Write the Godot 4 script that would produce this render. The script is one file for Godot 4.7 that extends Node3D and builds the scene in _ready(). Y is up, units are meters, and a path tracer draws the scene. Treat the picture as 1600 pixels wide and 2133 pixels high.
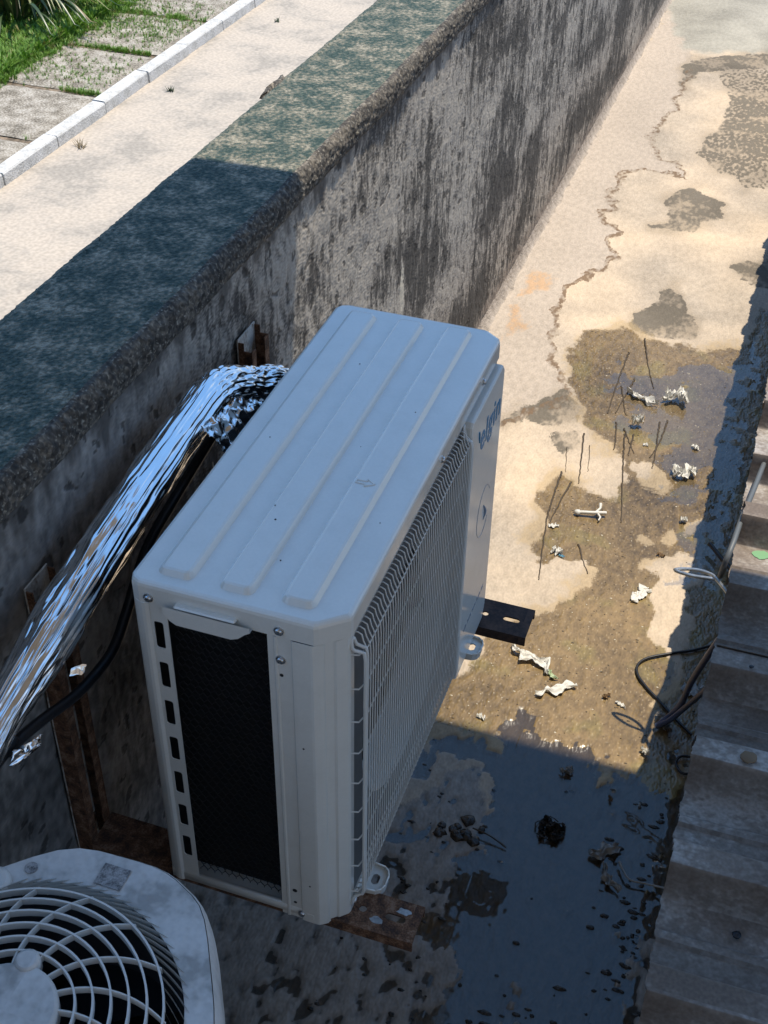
extends Node3D
# A condenser unit on wall brackets behind a parapet, on a small wet terrace. Units: metres, y up; the parapet's inner face is the plane x = 0.

const AX := 0.161      # back of the white condenser
const AY := 0.404      # its underside, on the bracket arms
const AD := 0.257      # depth
const AH := 0.55       # height
const AW := 0.677      # length along the wall
const SUN := Vector3(-0.17, -1.0, 0.144)
const FLOOR_X0 := -0.03
const FLOOR_Z0 := 0.5
const FLOOR_W := 1.0
const FLOOR_L := 7.0

const POOL_SHADE := [0.335, -0.743, 0.335, -0.654, 0.391, -0.648, 0.437, -0.640, 0.466, -0.601, 0.444, -0.534, 0.501, -0.508, 0.483, -0.446, 0.458, -0.394, 0.465, -0.344, 0.443, -0.301, 0.474, -0.273, 0.492, -0.227, 0.515, -0.207, 0.500, -0.174, 0.510, -0.107, 0.842, -0.225, 0.833, -0.320, 0.825, -0.624, 0.816, -0.801, 0.744, -0.760]
const WET_SUN := [0.269, -2.267, 0.315, -2.379, 0.401, -2.418, 0.463, -2.398, 0.546, -2.382, 0.656, -2.400, 0.761, -2.457, 0.816, -2.471, 0.808, -2.031, 0.788, -1.584, 0.763, -1.466, 0.656, -1.394, 0.627, -1.379, 0.687, -1.343, 0.675, -1.282, 0.688, -1.153, 0.745, -1.116, 0.753, -0.963, 0.766, -0.742, 0.295, -0.747, 0.328, -0.910, 0.344, -1.035, 0.441, -1.116, 0.468, -1.132, 0.467, -1.172, 0.494, -1.210, 0.532, -1.244, 0.571, -1.290, 0.506, -1.321, 0.451, -1.322, 0.423, -1.305, 0.386, -1.321, 0.370, -1.407, 0.379, -1.450, 0.338, -1.516, 0.359, -1.574, 0.369, -1.638, 0.394, -1.660, 0.440, -1.630, 0.474, -1.608, 0.514, -1.606, 0.533, -1.634, 0.515, -1.754, 0.486, -1.798, 0.424, -1.850, 0.370, -1.908, 0.327, -2.055, 0.276, -2.212]
const DRY_1 := [0.531, -1.751, 0.571, -1.779, 0.617, -1.738, 0.648, -1.697, 0.629, -1.665, 0.593, -1.651, 0.558, -1.656]
const DRY_2 := [0.596, -1.451, 0.610, -1.475, 0.632, -1.464, 0.630, -1.437, 0.610, -1.422]
const DRY_3 := [0.656, -1.473, 0.673, -1.510, 0.704, -1.521, 0.723, -1.501, 0.703, -1.467, 0.669, -1.451]
const DRY_4 := [0.722, -1.559, 0.738, -1.577, 0.751, -1.554, 0.734, -1.536]
const POOL_SUN := [0.425, -2.200, 0.517, -2.212, 0.615, -2.293, 0.731, -2.336, 0.758, -2.111, 0.756, -1.916, 0.740, -1.731, 0.713, -1.621, 0.629, -1.606, 0.648, -1.697, 0.609, -1.789, 0.594, -1.913, 0.508, -1.959, 0.469, -2.025]
const STAIN_1 := [0.364, -3.355, 0.383, -3.448, 0.445, -3.493, 0.502, -3.450, 0.582, -3.417, 0.576, -3.332, 0.513, -3.247, 0.496, -3.142, 0.427, -3.116, 0.346, -3.164, 0.405, -3.206, 0.374, -3.296]
const STAIN_2 := [0.414, -2.430, 0.421, -2.556, 0.457, -2.601, 0.463, -2.701, 0.493, -2.746, 0.550, -2.668, 0.570, -2.581, 0.593, -2.468, 0.573, -2.416, 0.488, -2.414]
const STAIN_3 := [0.648, -2.942, 0.699, -3.032, 0.785, -3.101, 0.810, -2.832, 0.735, -2.837, 0.675, -2.848]
const STAIN_4 := [0.393, -4.872, 0.659, -4.911, 0.767, -3.661, 0.616, -3.559, 0.576, -3.678, 0.504, -3.696, 0.394, -3.845, 0.426, -4.009, 0.453, -4.232, 0.467, -4.436, 0.404, -4.621]
const STAIN_5 := [0.240, -4.911, 0.635, -5.185, 0.653, -4.974, 0.381, -4.801, 0.291, -4.702, 0.250, -4.560, 0.221, -4.549]
const STAIN_6 := [0.173, -1.793, 0.186, -1.895, 0.253, -1.945, 0.314, -2.031, 0.348, -1.967, 0.357, -1.897, 0.285, -1.870, 0.242, -1.883]
const STAIN_7 := [0.319, -1.835, 0.361, -1.850, 0.381, -1.788, 0.372, -1.743, 0.320, -1.777]
const GREY_FAR := [-0.053, -5.921, 0.550, -6.166, 0.637, -5.158, 0.207, -4.988, 0.090, -5.319]
const CRUST := [0.263, -4.755, 0.240, -4.495, 0.264, -4.270, 0.240, -4.177, 0.211, -4.004, 0.232, -3.882, 0.277, -3.776, 0.384, -3.673, 0.411, -3.606, 0.337, -3.632, 0.256, -3.638, 0.195, -3.531, 0.177, -3.391, 0.193, -3.268, 0.173, -3.199, 0.215, -3.114, 0.260, -3.092, 0.243, -3.008, 0.264, -2.904, 0.300, -2.881, 0.269, -2.798, 0.221, -2.728, 0.224, -2.678, 0.181, -2.628, 0.173, -2.495, 0.186, -2.406, 0.219, -2.358, 0.215, -2.282, 0.242, -2.165, 0.291, -2.102, 0.332, -2.012, 0.305, -1.952, 0.225, -1.897, 0.176, -1.806]
const SCREED := [0.263, -4.755, 0.240, -4.495, 0.264, -4.270, 0.240, -4.177, 0.211, -4.004, 0.232, -3.882, 0.277, -3.776, 0.384, -3.673, 0.411, -3.606, 0.337, -3.632, 0.256, -3.638, 0.195, -3.531, 0.177, -3.391, 0.193, -3.268, 0.173, -3.199, 0.215, -3.114, 0.260, -3.092, 0.243, -3.008, 0.264, -2.904, 0.300, -2.881, 0.269, -2.798, 0.221, -2.728, 0.224, -2.678, 0.181, -2.628, 0.173, -2.495, 0.186, -2.406, 0.219, -2.358, 0.215, -2.282, 0.242, -2.165, 0.291, -2.102, 0.332, -2.012, 0.305, -1.952, 0.225, -1.897, 0.176, -1.806, 0.021, -1.725, -0.013, -1.834, -0.008, -2.364, 0.019, -5.776, 0.035, -6.329, 0.197, -5.362]
const RUST_1 := [0.052, -2.681, 0.106, -2.685, 0.124, -2.573, 0.093, -2.545, 0.090, -2.464, 0.065, -2.535]
const RUST_2 := [0.059, -2.452, 0.091, -2.432, 0.112, -2.317, 0.093, -2.251, 0.100, -2.168, 0.084, -2.176, 0.072, -2.302]
const TWIGS := [[0.437, -2.307, 0.436, -2.129, 0.440, -1.971], [0.478, -2.171, 0.468, -2.063, 0.460, -1.979], [0.467, -2.397, 0.500, -2.261, 0.537, -2.140], [0.422, -2.164, 0.458, -2.033, 0.447, -1.979], [0.451, -2.121, 0.484, -1.993, 0.493, -1.984], [0.400, -1.853, 0.415, -1.755, 0.434, -1.631], [0.471, -1.939, 0.481, -1.871, 0.489, -1.805], [0.502, -1.891, 0.530, -1.709, 0.563, -1.515], [0.495, -1.917, 0.540, -1.812], [0.524, -1.899, 0.528, -1.796], [0.580, -1.979, 0.592, -1.843, 0.596, -1.759], [0.599, -1.994, 0.594, -1.878, 0.581, -1.805], [0.383, -1.666, 0.391, -1.472, 0.426, -1.242], [0.414, -1.634, 0.406, -1.537, 0.401, -1.455], [0.484, -1.399, 0.503, -1.351, 0.526, -1.300], [0.536, -1.868, 0.562, -1.786], [0.372, -1.773, 0.392, -1.669], [0.464, -1.830, 0.484, -1.692], [0.426, -1.804, 0.445, -1.688]]
const CABLE_LOOP := [0.823, 0.006, -1.156, 0.786, 0.006, -1.127, 0.753, 0.006, -1.108, 0.703, 0.006, -1.074, 0.686, 0.006, -1.045, 0.691, 0.006, -1.017, 0.713, 0.006, -0.989, 0.742, 0.006, -0.961, 0.777, 0.006, -0.927, 0.821, 0.006, -0.888]
const CABLE_THICK_1 := [0.829, 0.300, -0.858, 0.816, 0.240, -0.871, 0.798, 0.140, -0.896, 0.789, 0.070, -0.903, 0.772, 0.030, -0.899, 0.752, 0.012, -0.881]
const CABLE_THICK_2 := [0.839, 0.200, -0.849, 0.816, 0.130, -0.872, 0.796, 0.070, -0.891, 0.774, 0.035, -0.884, 0.752, 0.012, -0.881]
const CABLE_ROOF := [0.868, 0.468, -1.390, 0.845, 0.468, -1.229, 0.831, 0.468, -1.100, 0.820, 0.466, -1.006, 0.814, 0.462, -0.936, 0.808, 0.440, -0.905, 0.805, 0.380, -0.935]
const ROD := [0.827, 0.400, -0.864, 0.805, 0.390, -0.906, 0.788, 0.380, -0.935, 0.756, 0.370, -0.950, 0.723, 0.360, -0.949, 0.755, 0.370, -0.931, 0.796, 0.380, -0.924]
const ROD2 := [0.775, 0.020, -1.485, 0.810, 0.020, -1.438, 0.843, 0.020, -1.396]
const CABLE_SHADE := [0.843, 0.008, -0.829, 0.811, 0.008, -0.824, 0.803, 0.008, -0.802, 0.817, 0.008, -0.782, 0.835, 0.008, -0.786]
const STRIP_TAIL := [0.743, 0.012, -0.535, 0.765, 0.012, -0.505, 0.795, 0.012, -0.505, 0.829, 0.020, -0.501]
const MUD_STICK := [0.475, 0.012, -0.518, 0.509, 0.012, -0.512, 0.543, 0.005, -0.502]


var M := {}
var taken := {}
var rng := RandomNumberGenerator.new()
var lut := PackedByteArray()
var floor_height := PackedByteArray()
const TW := 512
const TH := 2048

# ---------------------------------------------------------------- naming
func numbered(called: String) -> String:
	var n: int = taken.get(called, 0)
	taken[called] = n + 1
	return called if n == 0 else "%s_%03d" % [called, n]

func tag(o: Node, label: String, category: String, group := "") -> void:
	o.set_meta("label", label)
	o.set_meta("category", category)
	if group != "":
		o.set_meta("group", group)

func thing(called: String, label: String, category: String, at := Vector3.ZERO, group := "") -> Node3D:
	var o := Node3D.new()
	o.name = numbered(called)
	add_child(o)
	o.position = at
	tag(o, label, category, group)
	return o

func part(parent: Node, called: String, mesh: Mesh, mat: Material, at := Vector3.ZERO, basis_ := Basis.IDENTITY) -> MeshInstance3D:
	var o := MeshInstance3D.new()
	o.mesh = mesh
	o.material_override = mat
	o.name = called
	o.transform = Transform3D(basis_, at)
	parent.add_child(o, true)
	return o

func single(called: String, label: String, category: String, mesh: Mesh, mat: Material, at := Vector3.ZERO, basis_ := Basis.IDENTITY, group := "") -> MeshInstance3D:
	var o := MeshInstance3D.new()
	o.mesh = mesh
	o.material_override = mat
	o.name = numbered(called)
	o.transform = Transform3D(basis_, at)
	add_child(o)
	tag(o, label, category, group)
	return o

func setting(called: String, mesh: Mesh, mat: Material, at := Vector3.ZERO) -> MeshInstance3D:
	var o := MeshInstance3D.new()
	if mesh:
		o.mesh = mesh
		o.material_override = mat
	o.name = numbered(called)
	o.position = at
	add_child(o)
	o.set_meta("kind", "structure")
	return o

# ---------------------------------------------------------------- shapes
func st_new() -> SurfaceTool:
	var st := SurfaceTool.new()
	st.begin(Mesh.PRIMITIVE_TRIANGLES)
	return st

func done(st: SurfaceTool, smooth := false) -> ArrayMesh:
	if smooth:
		st.index()
	st.generate_normals()
	return st.commit()

func tri(st: SurfaceTool, a: Vector3, b: Vector3, c: Vector3, g := -1) -> void:
	# a, b, c run counter-clockwise seen from outside; Godot's fronts run clockwise
	st.set_smooth_group(g)
	st.add_vertex(a)
	st.set_smooth_group(g)
	st.add_vertex(c)
	st.set_smooth_group(g)
	st.add_vertex(b)

func quad(st: SurfaceTool, a: Vector3, b: Vector3, c: Vector3, d: Vector3, g := -1) -> void:
	tri(st, a, b, c, g)
	tri(st, a, c, d, g)

func add_box(st: SurfaceTool, lo: Vector3, hi: Vector3, bevel := 0.0) -> void:
	# a box with chamfered edges along all twelve sides
	var c := (lo + hi) * 0.5
	var h := (hi - lo) * 0.5
	var k: float = minf(bevel, minf(h.x, minf(h.y, h.z)) * 0.9)
	var ax := [Vector3.RIGHT, Vector3.UP, Vector3.BACK]
	for i in 3:
		var u: Vector3 = ax[(i + 1) % 3]
		var v: Vector3 = ax[(i + 2) % 3]
		var n: Vector3 = ax[i]
		var hu := h.dot(u) - k
		var hv := h.dot(v) - k
		for s in [-1.0, 1.0]:
			var o: Vector3 = c + n * h.dot(n) * s
			var a := o - u * hu - v * hv
			var b := o + u * hu - v * hv
			var d := o + u * hu + v * hv
			var e := o - u * hu + v * hv
			if s > 0:
				quad(st, a, b, d, e)
			else:
				quad(st, a, e, d, b)
		if k > 0:
			for s in [-1.0, 1.0]:
				for t in [-1.0, 1.0]:
					var p: Vector3 = c + u * s * (h.dot(u) - k) + v * t * h.dot(v)
					var q: Vector3 = c + u * s * h.dot(u) + v * t * (h.dot(v) - k)
					var w := n * (h.dot(n) - k)
					if s * t > 0:
						quad(st, p - w, q - w, q + w, p + w)
					else:
						quad(st, p - w, p + w, q + w, q - w)
	if k > 0:
		for sx in [-1.0, 1.0]:
			for sy in [-1.0, 1.0]:
				for sz in [-1.0, 1.0]:
					var a := c + Vector3(sx * h.x, sy * (h.y - k), sz * (h.z - k))
					var b := c + Vector3(sx * (h.x - k), sy * h.y, sz * (h.z - k))
					var d := c + Vector3(sx * (h.x - k), sy * (h.y - k), sz * h.z)
					if sx * sy * sz > 0:
						tri(st, a, b, d)
					else:
						tri(st, a, d, b)

func box(lo: Vector3, hi: Vector3, bevel := 0.0) -> ArrayMesh:
	var st := st_new()
	add_box(st, lo, hi, bevel)
	return done(st)

func add_tube(st: SurfaceTool, path: Array, radius, sides := 8, caps := true) -> void:
	# radius: a number or one number for each point
	var n := path.size()
	var rings := []
	var side := Vector3.ZERO
	for i in n:
		var t: Vector3 = (path[mini(i + 1, n - 1)] - path[maxi(i - 1, 0)]).normalized()
		if i == 0:
			side = t.cross(Vector3.UP if absf(t.y) < 0.9 else Vector3.RIGHT).normalized()
		side = (side - t * side.dot(t)).normalized()
		var up := t.cross(side)
		var r: float = radius[i] if radius is Array else radius
		var ring := PackedVector3Array()
		for k in sides:
			var a := TAU * k / sides
			ring.append(path[i] + (side * cos(a) + up * sin(a)) * r)
		rings.append(ring)
	for i in n - 1:
		for k in sides:
			var l := (k + 1) % sides
			quad(st, rings[i][k], rings[i][l], rings[i + 1][l], rings[i + 1][k], 0)
	if caps:
		for k in sides:
			var l := (k + 1) % sides
			tri(st, path[0], rings[0][l], rings[0][k])
			tri(st, path[n - 1], rings[n - 1][k], rings[n - 1][l])

func tube(path: Array, radius, sides := 8) -> ArrayMesh:
	var st := st_new()
	add_tube(st, path, radius, sides)
	return done(st)

func curve(points: Array, step: float) -> Array:
	# a smooth line through the points, sampled about every step
	var out := []
	var n := points.size()
	for i in n - 1:
		var p0: Vector3 = points[maxi(i - 1, 0)]
		var p1: Vector3 = points[i]
		var p2: Vector3 = points[i + 1]
		var p3: Vector3 = points[mini(i + 2, n - 1)]
		var m := maxi(2, int(p1.distance_to(p2) / step))
		for k in m:
			var t := float(k) / m
			out.append(p1.cubic_interpolate(p2, p0, p3, t))
	out.append(points[n - 1])
	return out

func rounded(x0: float, y0: float, x1: float, y1: float, r: float, k := 4) -> PackedVector2Array:
	var out := PackedVector2Array()
	for q in [[x1 - r, y0 + r, -90.0], [x1 - r, y1 - r, 0.0], [x0 + r, y1 - r, 90.0], [x0 + r, y0 + r, 180.0]]:
		for i in k + 1:
			var a := deg_to_rad(q[2] + 90.0 * i / k)
			out.append(Vector2(q[0] + r * cos(a), q[1] + r * sin(a)))
	return out

func disc(c: Vector2, r: float, k := 24) -> PackedVector2Array:
	var out := PackedVector2Array()
	for i in k:
		out.append(c + Vector2.from_angle(TAU * i / k) * r)
	return out

func plate(outer: PackedVector2Array, holes: Array, thick: float) -> ArrayMesh:
	# a flat sheet in xy from z = -thick to 0 with holes cut through, sliced at the holes' middles so that every piece is simple
	var st := st_new()
	var cuts := [-99.0]
	for h in holes:
		var m := 0.0
		for p in h:
			m += p.x / h.size()
		cuts.append(m)
	cuts.append(99.0)
	cuts.sort()
	for i in cuts.size() - 1:
		if cuts[i + 1] - cuts[i] < 1e-5:
			continue
		var slab := PackedVector2Array([Vector2(cuts[i], -99), Vector2(cuts[i + 1], -99), Vector2(cuts[i + 1], 99), Vector2(cuts[i], 99)])
		var pieces := Geometry2D.intersect_polygons(outer, slab)
		for h in holes:
			var next := []
			for p in pieces:
				for q in Geometry2D.clip_polygons(p, h):
					next.append(q)
			pieces.assign(next)
		for p in pieces:
			var idx := Geometry2D.triangulate_polygon(p)
			for k in range(0, idx.size(), 3):
				var a := Vector3(p[idx[k]].x, p[idx[k]].y, 0)
				var b := Vector3(p[idx[k + 1]].x, p[idx[k + 1]].y, 0)
				var c := Vector3(p[idx[k + 2]].x, p[idx[k + 2]].y, 0)
				if (b - a).cross(c - a).z < 0:
					var s := b
					b = c
					c = s
				tri(st, a, b, c)
				var d := Vector3(0, 0, -thick)
				tri(st, a + d, c + d, b + d)
			var ccw := not Geometry2D.is_polygon_clockwise(p)
			for k in p.size():
				var a2: Vector2 = p[k]
				var b2: Vector2 = p[(k + 1) % p.size()]
				var seam := false
				for c in cuts:
					if absf(a2.x - c) < 1e-5 and absf(b2.x - c) < 1e-5:
						seam = true
				if seam:
					continue
				if not ccw:
					var s2 := a2
					a2 = b2
					b2 = s2
				quad(st, Vector3(a2.x, a2.y, -thick), Vector3(b2.x, b2.y, -thick), Vector3(b2.x, b2.y, 0), Vector3(a2.x, a2.y, 0))
	return done(st)

func inset(outline: PackedVector2Array, d: float) -> PackedVector2Array:
	# a convex outline (counter-clockwise) moved inwards
	var out := PackedVector2Array()
	var n := outline.size()
	for i in n:
		var p := outline[i]
		var e0 := (p - outline[(i + n - 1) % n]).normalized()
		var e1 := (outline[(i + 1) % n] - p).normalized()
		var n0 := Vector2(-e0.y, e0.x)
		var n1 := Vector2(-e1.y, e1.x)
		var m := (n0 + n1).normalized()
		out.append(p + m * d / maxf(0.3, m.dot(n0)))
	return out

func add_loft(st: SurfaceTool, outline: PackedVector2Array, levels: Array, top := true, bottom := false, g := 0) -> void:
	# outline in (x, -z), counter-clockwise from above; levels: [height, inset]
	var rings := []
	for l in levels:
		var ring := PackedVector3Array()
		for p in inset(outline, l[1]):
			ring.append(Vector3(p.x, l[0], -p.y))
		rings.append(ring)
	var n := outline.size()
	for i in rings.size() - 1:
		for k in n:
			var l := (k + 1) % n
			quad(st, rings[i][k], rings[i][l], rings[i + 1][l], rings[i + 1][k], g)
	for side in [[top, rings[-1]], [bottom, rings[0]]]:
		if not side[0]:
			continue
		var flat := PackedVector2Array()
		for p in side[1]:
			flat.append(Vector2(p.x, -p.z))
		var idx := Geometry2D.triangulate_polygon(flat)
		for k in range(0, idx.size(), 3):
			var a: Vector3 = side[1][idx[k]]
			var b: Vector3 = side[1][idx[k + 1]]
			var c: Vector3 = side[1][idx[k + 2]]
			var up := (b - a).cross(c - a).y > 0
			if up == (side[1] == rings[-1]):
				tri(st, a, b, c, 7)
			else:
				tri(st, a, c, b, 7)

func bent(profile: PackedVector2Array, y0: float, y1: float, thick: float, closed_ends := true) -> ArrayMesh:
	# folded sheet: a line in (x, z), drawn up from y0 to y1; outside lies to the right of the line's direction
	var st := st_new()
	var back := PackedVector2Array()
	var n := profile.size()
	for i in n:
		var e0 := (profile[i] - profile[maxi(i - 1, 0)]) if i > 0 else (profile[1] - profile[0])
		var e1 := (profile[mini(i + 1, n - 1)] - profile[i]) if i < n - 1 else e0
		var t := (e0.normalized() + e1.normalized()).normalized()
		back.append(profile[i] + Vector2(t.y, -t.x) * thick)
	for i in n - 1:
		var a := profile[i]
		var b := profile[i + 1]
		quad(st, Vector3(a.x, y0, a.y), Vector3(b.x, y0, b.y), Vector3(b.x, y1, b.y), Vector3(a.x, y1, a.y))
		var c := back[i]
		var d := back[i + 1]
		quad(st, Vector3(c.x, y0, c.y), Vector3(c.x, y1, c.y), Vector3(d.x, y1, d.y), Vector3(d.x, y0, d.y), 0)
		quad(st, Vector3(a.x, y1, a.y), Vector3(b.x, y1, b.y), Vector3(d.x, y1, d.y), Vector3(c.x, y1, c.y))
		quad(st, Vector3(a.x, y0, a.y), Vector3(c.x, y0, c.y), Vector3(d.x, y0, d.y), Vector3(b.x, y0, b.y))
	for k in [0, n - 1]:
		var a := profile[k]
		var c := back[k]
		if k == 0:
			quad(st, Vector3(a.x, y0, a.y), Vector3(a.x, y1, a.y), Vector3(c.x, y1, c.y), Vector3(c.x, y0, c.y))
		else:
			quad(st, Vector3(a.x, y0, a.y), Vector3(c.x, y0, c.y), Vector3(c.x, y1, c.y), Vector3(a.x, y1, a.y))
	return done(st)

func grid_mesh(nu: int, nv: int, point: Callable, with_uv = null) -> ArrayMesh:
	# a smooth sheet of nu x nv cells; point(u, v) gives places for u, v in 0..1, fronts where d/du x d/dv points
	var pos := PackedVector3Array()
	var uv := PackedVector2Array()
	var idx := PackedInt32Array()
	for j in nv + 1:
		for i in nu + 1:
			pos.append(point.call(float(i) / nu, float(j) / nv))
			uv.append(with_uv.call(pos[-1]) if with_uv != null else Vector2(float(i) / nu, float(j) / nv))
	var nor := PackedVector3Array()
	nor.resize(pos.size())
	for j in nv:
		for i in nu:
			var a := j * (nu + 1) + i
			var b := a + 1
			var c := b + nu + 1
			var d := a + nu + 1
			idx.append_array([a, c, b, a, d, c])
			var n := (pos[c] - pos[a]).cross(pos[d] - pos[b])
			for k in [a, b, c, d]:
				nor[k] += n
	for k in nor.size():
		nor[k] = nor[k].normalized()
	var arr := []
	arr.resize(Mesh.ARRAY_MAX)
	arr[Mesh.ARRAY_VERTEX] = pos
	arr[Mesh.ARRAY_NORMAL] = nor
	arr[Mesh.ARRAY_TEX_UV] = uv
	arr[Mesh.ARRAY_INDEX] = idx
	var m := ArrayMesh.new()
	m.add_surface_from_arrays(Mesh.PRIMITIVE_TRIANGLES, arr)
	return m

func xyz(flat: Array) -> Array:
	var out := []
	for i in range(0, flat.size(), 3):
		out.append(Vector3(flat[i], flat[i + 1], flat[i + 2]))
	return out

func xz(flat: Array, y := 0.0) -> Array:
	var out := []
	for i in range(0, flat.size(), 2):
		out.append(Vector3(flat[i], y, flat[i + 1]))
	return out

# ---------------------------------------------------------------- textures
func noise_bytes(w: int, h: int, freq: float, seed_: int, octaves := 4, kind := FastNoiseLite.TYPE_SIMPLEX_SMOOTH, squash := Vector2.ONE) -> PackedByteArray:
	# noise in 0..255, stretched along x or y by squash
	var f := FastNoiseLite.new()
	f.seed = seed_
	f.noise_type = kind
	f.frequency = freq
	f.fractal_octaves = octaves
	if octaves <= 1:
		f.fractal_type = FastNoiseLite.FRACTAL_NONE
	if kind == FastNoiseLite.TYPE_CELLULAR:
		f.cellular_return_type = FastNoiseLite.RETURN_DISTANCE
	var sw := maxi(4, int(w / squash.x))
	var sh := maxi(4, int(h / squash.y))
	var im := f.get_image(sw, sh, false, false, true)
	im.convert(Image.FORMAT_L8)
	if sw != w or sh != h:
		im.resize(w, h, Image.INTERPOLATE_CUBIC)
	return im.get_data()

func to_tex(data: PackedByteArray, w: int, h: int, rgb := true) -> ImageTexture:
	return ImageTexture.create_from_image(Image.create_from_data(w, h, false, Image.FORMAT_RGB8 if rgb else Image.FORMAT_L8, data))

func blotch_tex(size: int, colors: Array, freq: float, fine: float, seed_: int, squash := Vector2.ONE, specks := 0.0, speck := Color.WHITE, fine_share := 0.38, grain := 0.36) -> ImageTexture:
	# colours (linear) mixed by coarse and fine noise, with small specks of another colour
	var a := noise_bytes(size, size, freq, seed_, 5, FastNoiseLite.TYPE_SIMPLEX_SMOOTH, squash)
	var b := noise_bytes(size, size, fine, seed_ + 7, 3, FastNoiseLite.TYPE_SIMPLEX_SMOOTH, squash)
	var c := noise_bytes(size, size, maxf(0.14, fine * 1.6), seed_ + 13, 2)
	var out := PackedByteArray()
	out.resize(size * size * 3)
	var n := colors.size() - 1
	for i in size * size:
		var t := (a[i] * (1.0 - fine_share) + b[i] * fine_share) / 255.0
		t = clampf((t - 0.28) / 0.44, 0.0, 0.999) * n
		var k := int(t)
		var col: Color = colors[k].lerp(colors[k + 1], t - k)
		var g := 1.0 - 0.5 * grain + grain * c[i] / 255.0
		col = Color(col.r * g, col.g * g, col.b * g)
		if specks > 0.0 and c[i] / 255.0 > 1.0 - specks:
			col = col.lerp(speck, 0.75)
		out[i * 3] = lut[clampi(int(col.r * 1023.0), 0, 1023)]
		out[i * 3 + 1] = lut[clampi(int(col.g * 1023.0), 0, 1023)]
		out[i * 3 + 2] = lut[clampi(int(col.b * 1023.0), 0, 1023)]
	return to_tex(out, size, size)

func grain_tex(size: int, freq: float, seed_: int, octaves := 4, squash := Vector2.ONE, kind := FastNoiseLite.TYPE_SIMPLEX_SMOOTH) -> ImageTexture:
	return to_tex(noise_bytes(size, size, freq, seed_, octaves, kind, squash), size, size, false)

func srgb(r: float, g: float, b: float) -> Color:
	return Color(r, g, b).linear_to_srgb()

func mat(color: Color, rough: float, metallic := 0.0) -> StandardMaterial3D:
	var m := StandardMaterial3D.new()
	m.albedo_color = color
	m.roughness = rough
	m.metallic = metallic
	m.cull_mode = BaseMaterial3D.CULL_DISABLED
	return m

func mapped(tex: Texture2D, rough: float, scale_: float, bump: Texture2D = null, depth := 0.0, world := true) -> StandardMaterial3D:
	var m := mat(Color.WHITE, rough)
	m.albedo_texture = tex
	m.uv1_triplanar = true
	m.uv1_world_triplanar = world
	m.uv1_scale = Vector3.ONE * scale_
	if bump:
		m.heightmap_enabled = true
		m.heightmap_texture = bump
		m.heightmap_scale = depth
	return m

func fill(mask: PackedByteArray, w: int, h: int, flat: Array, v: int) -> void:
	# paints a polygon given in metres on the terrace into a mask over it
	var pts := PackedVector2Array()
	for i in range(0, flat.size(), 2):
		pts.append(Vector2((flat[i] - FLOOR_X0) / FLOOR_W * w, (FLOOR_Z0 - flat[i + 1]) / FLOOR_L * h))
	var n := pts.size()
	var y0 := h
	var y1 := 0
	for p in pts:
		y0 = mini(y0, int(p.y))
		y1 = maxi(y1, int(p.y) + 1)
	for y in range(maxi(y0, 0), mini(y1, h - 1) + 1):
		var xs := []
		for k in n:
			var a := pts[k]
			var b := pts[(k + 1) % n]
			if (a.y <= y) != (b.y <= y):
				xs.append(a.x + (y - a.y) / (b.y - a.y) * (b.x - a.x))
		xs.sort()
		for k in range(0, xs.size() - 1, 2):
			for x in range(clampi(int(ceil(xs[k])), 0, w), clampi(int(ceil(xs[k + 1])), 0, w)):
				mask[y * w + x] = v

func soften(mask: PackedByteArray, w: int, h: int, down: int) -> PackedByteArray:
	var im := Image.create_from_data(w, h, false, Image.FORMAT_L8, mask)
	im.resize(w / down, h / down, Image.INTERPOLATE_BILINEAR)
	im.resize(w, h, Image.INTERPOLATE_CUBIC)
	return im.get_data()

func stroke(flat: Array, half: float) -> Array:
	# a line in metres as a thin polygon
	var left := []
	var right := []
	var n := flat.size() / 2
	for i in n:
		var a := maxi(i - 1, 0)
		var b := mini(i + 1, n - 1)
		var d := Vector2(flat[b * 2] - flat[a * 2], flat[b * 2 + 1] - flat[a * 2 + 1]).normalized() * half
		left.append_array([flat[i * 2] - d.y, flat[i * 2 + 1] + d.x])
		right.push_front(flat[i * 2 + 1] - d.x)
		right.push_front(flat[i * 2] + d.y)
	return left + right

func step01(a: float, b: float, x: float) -> float:
	var t := clampf((x - a) / (b - a), 0.0, 1.0)
	return t * t * (3.0 - 2.0 * t)

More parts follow.
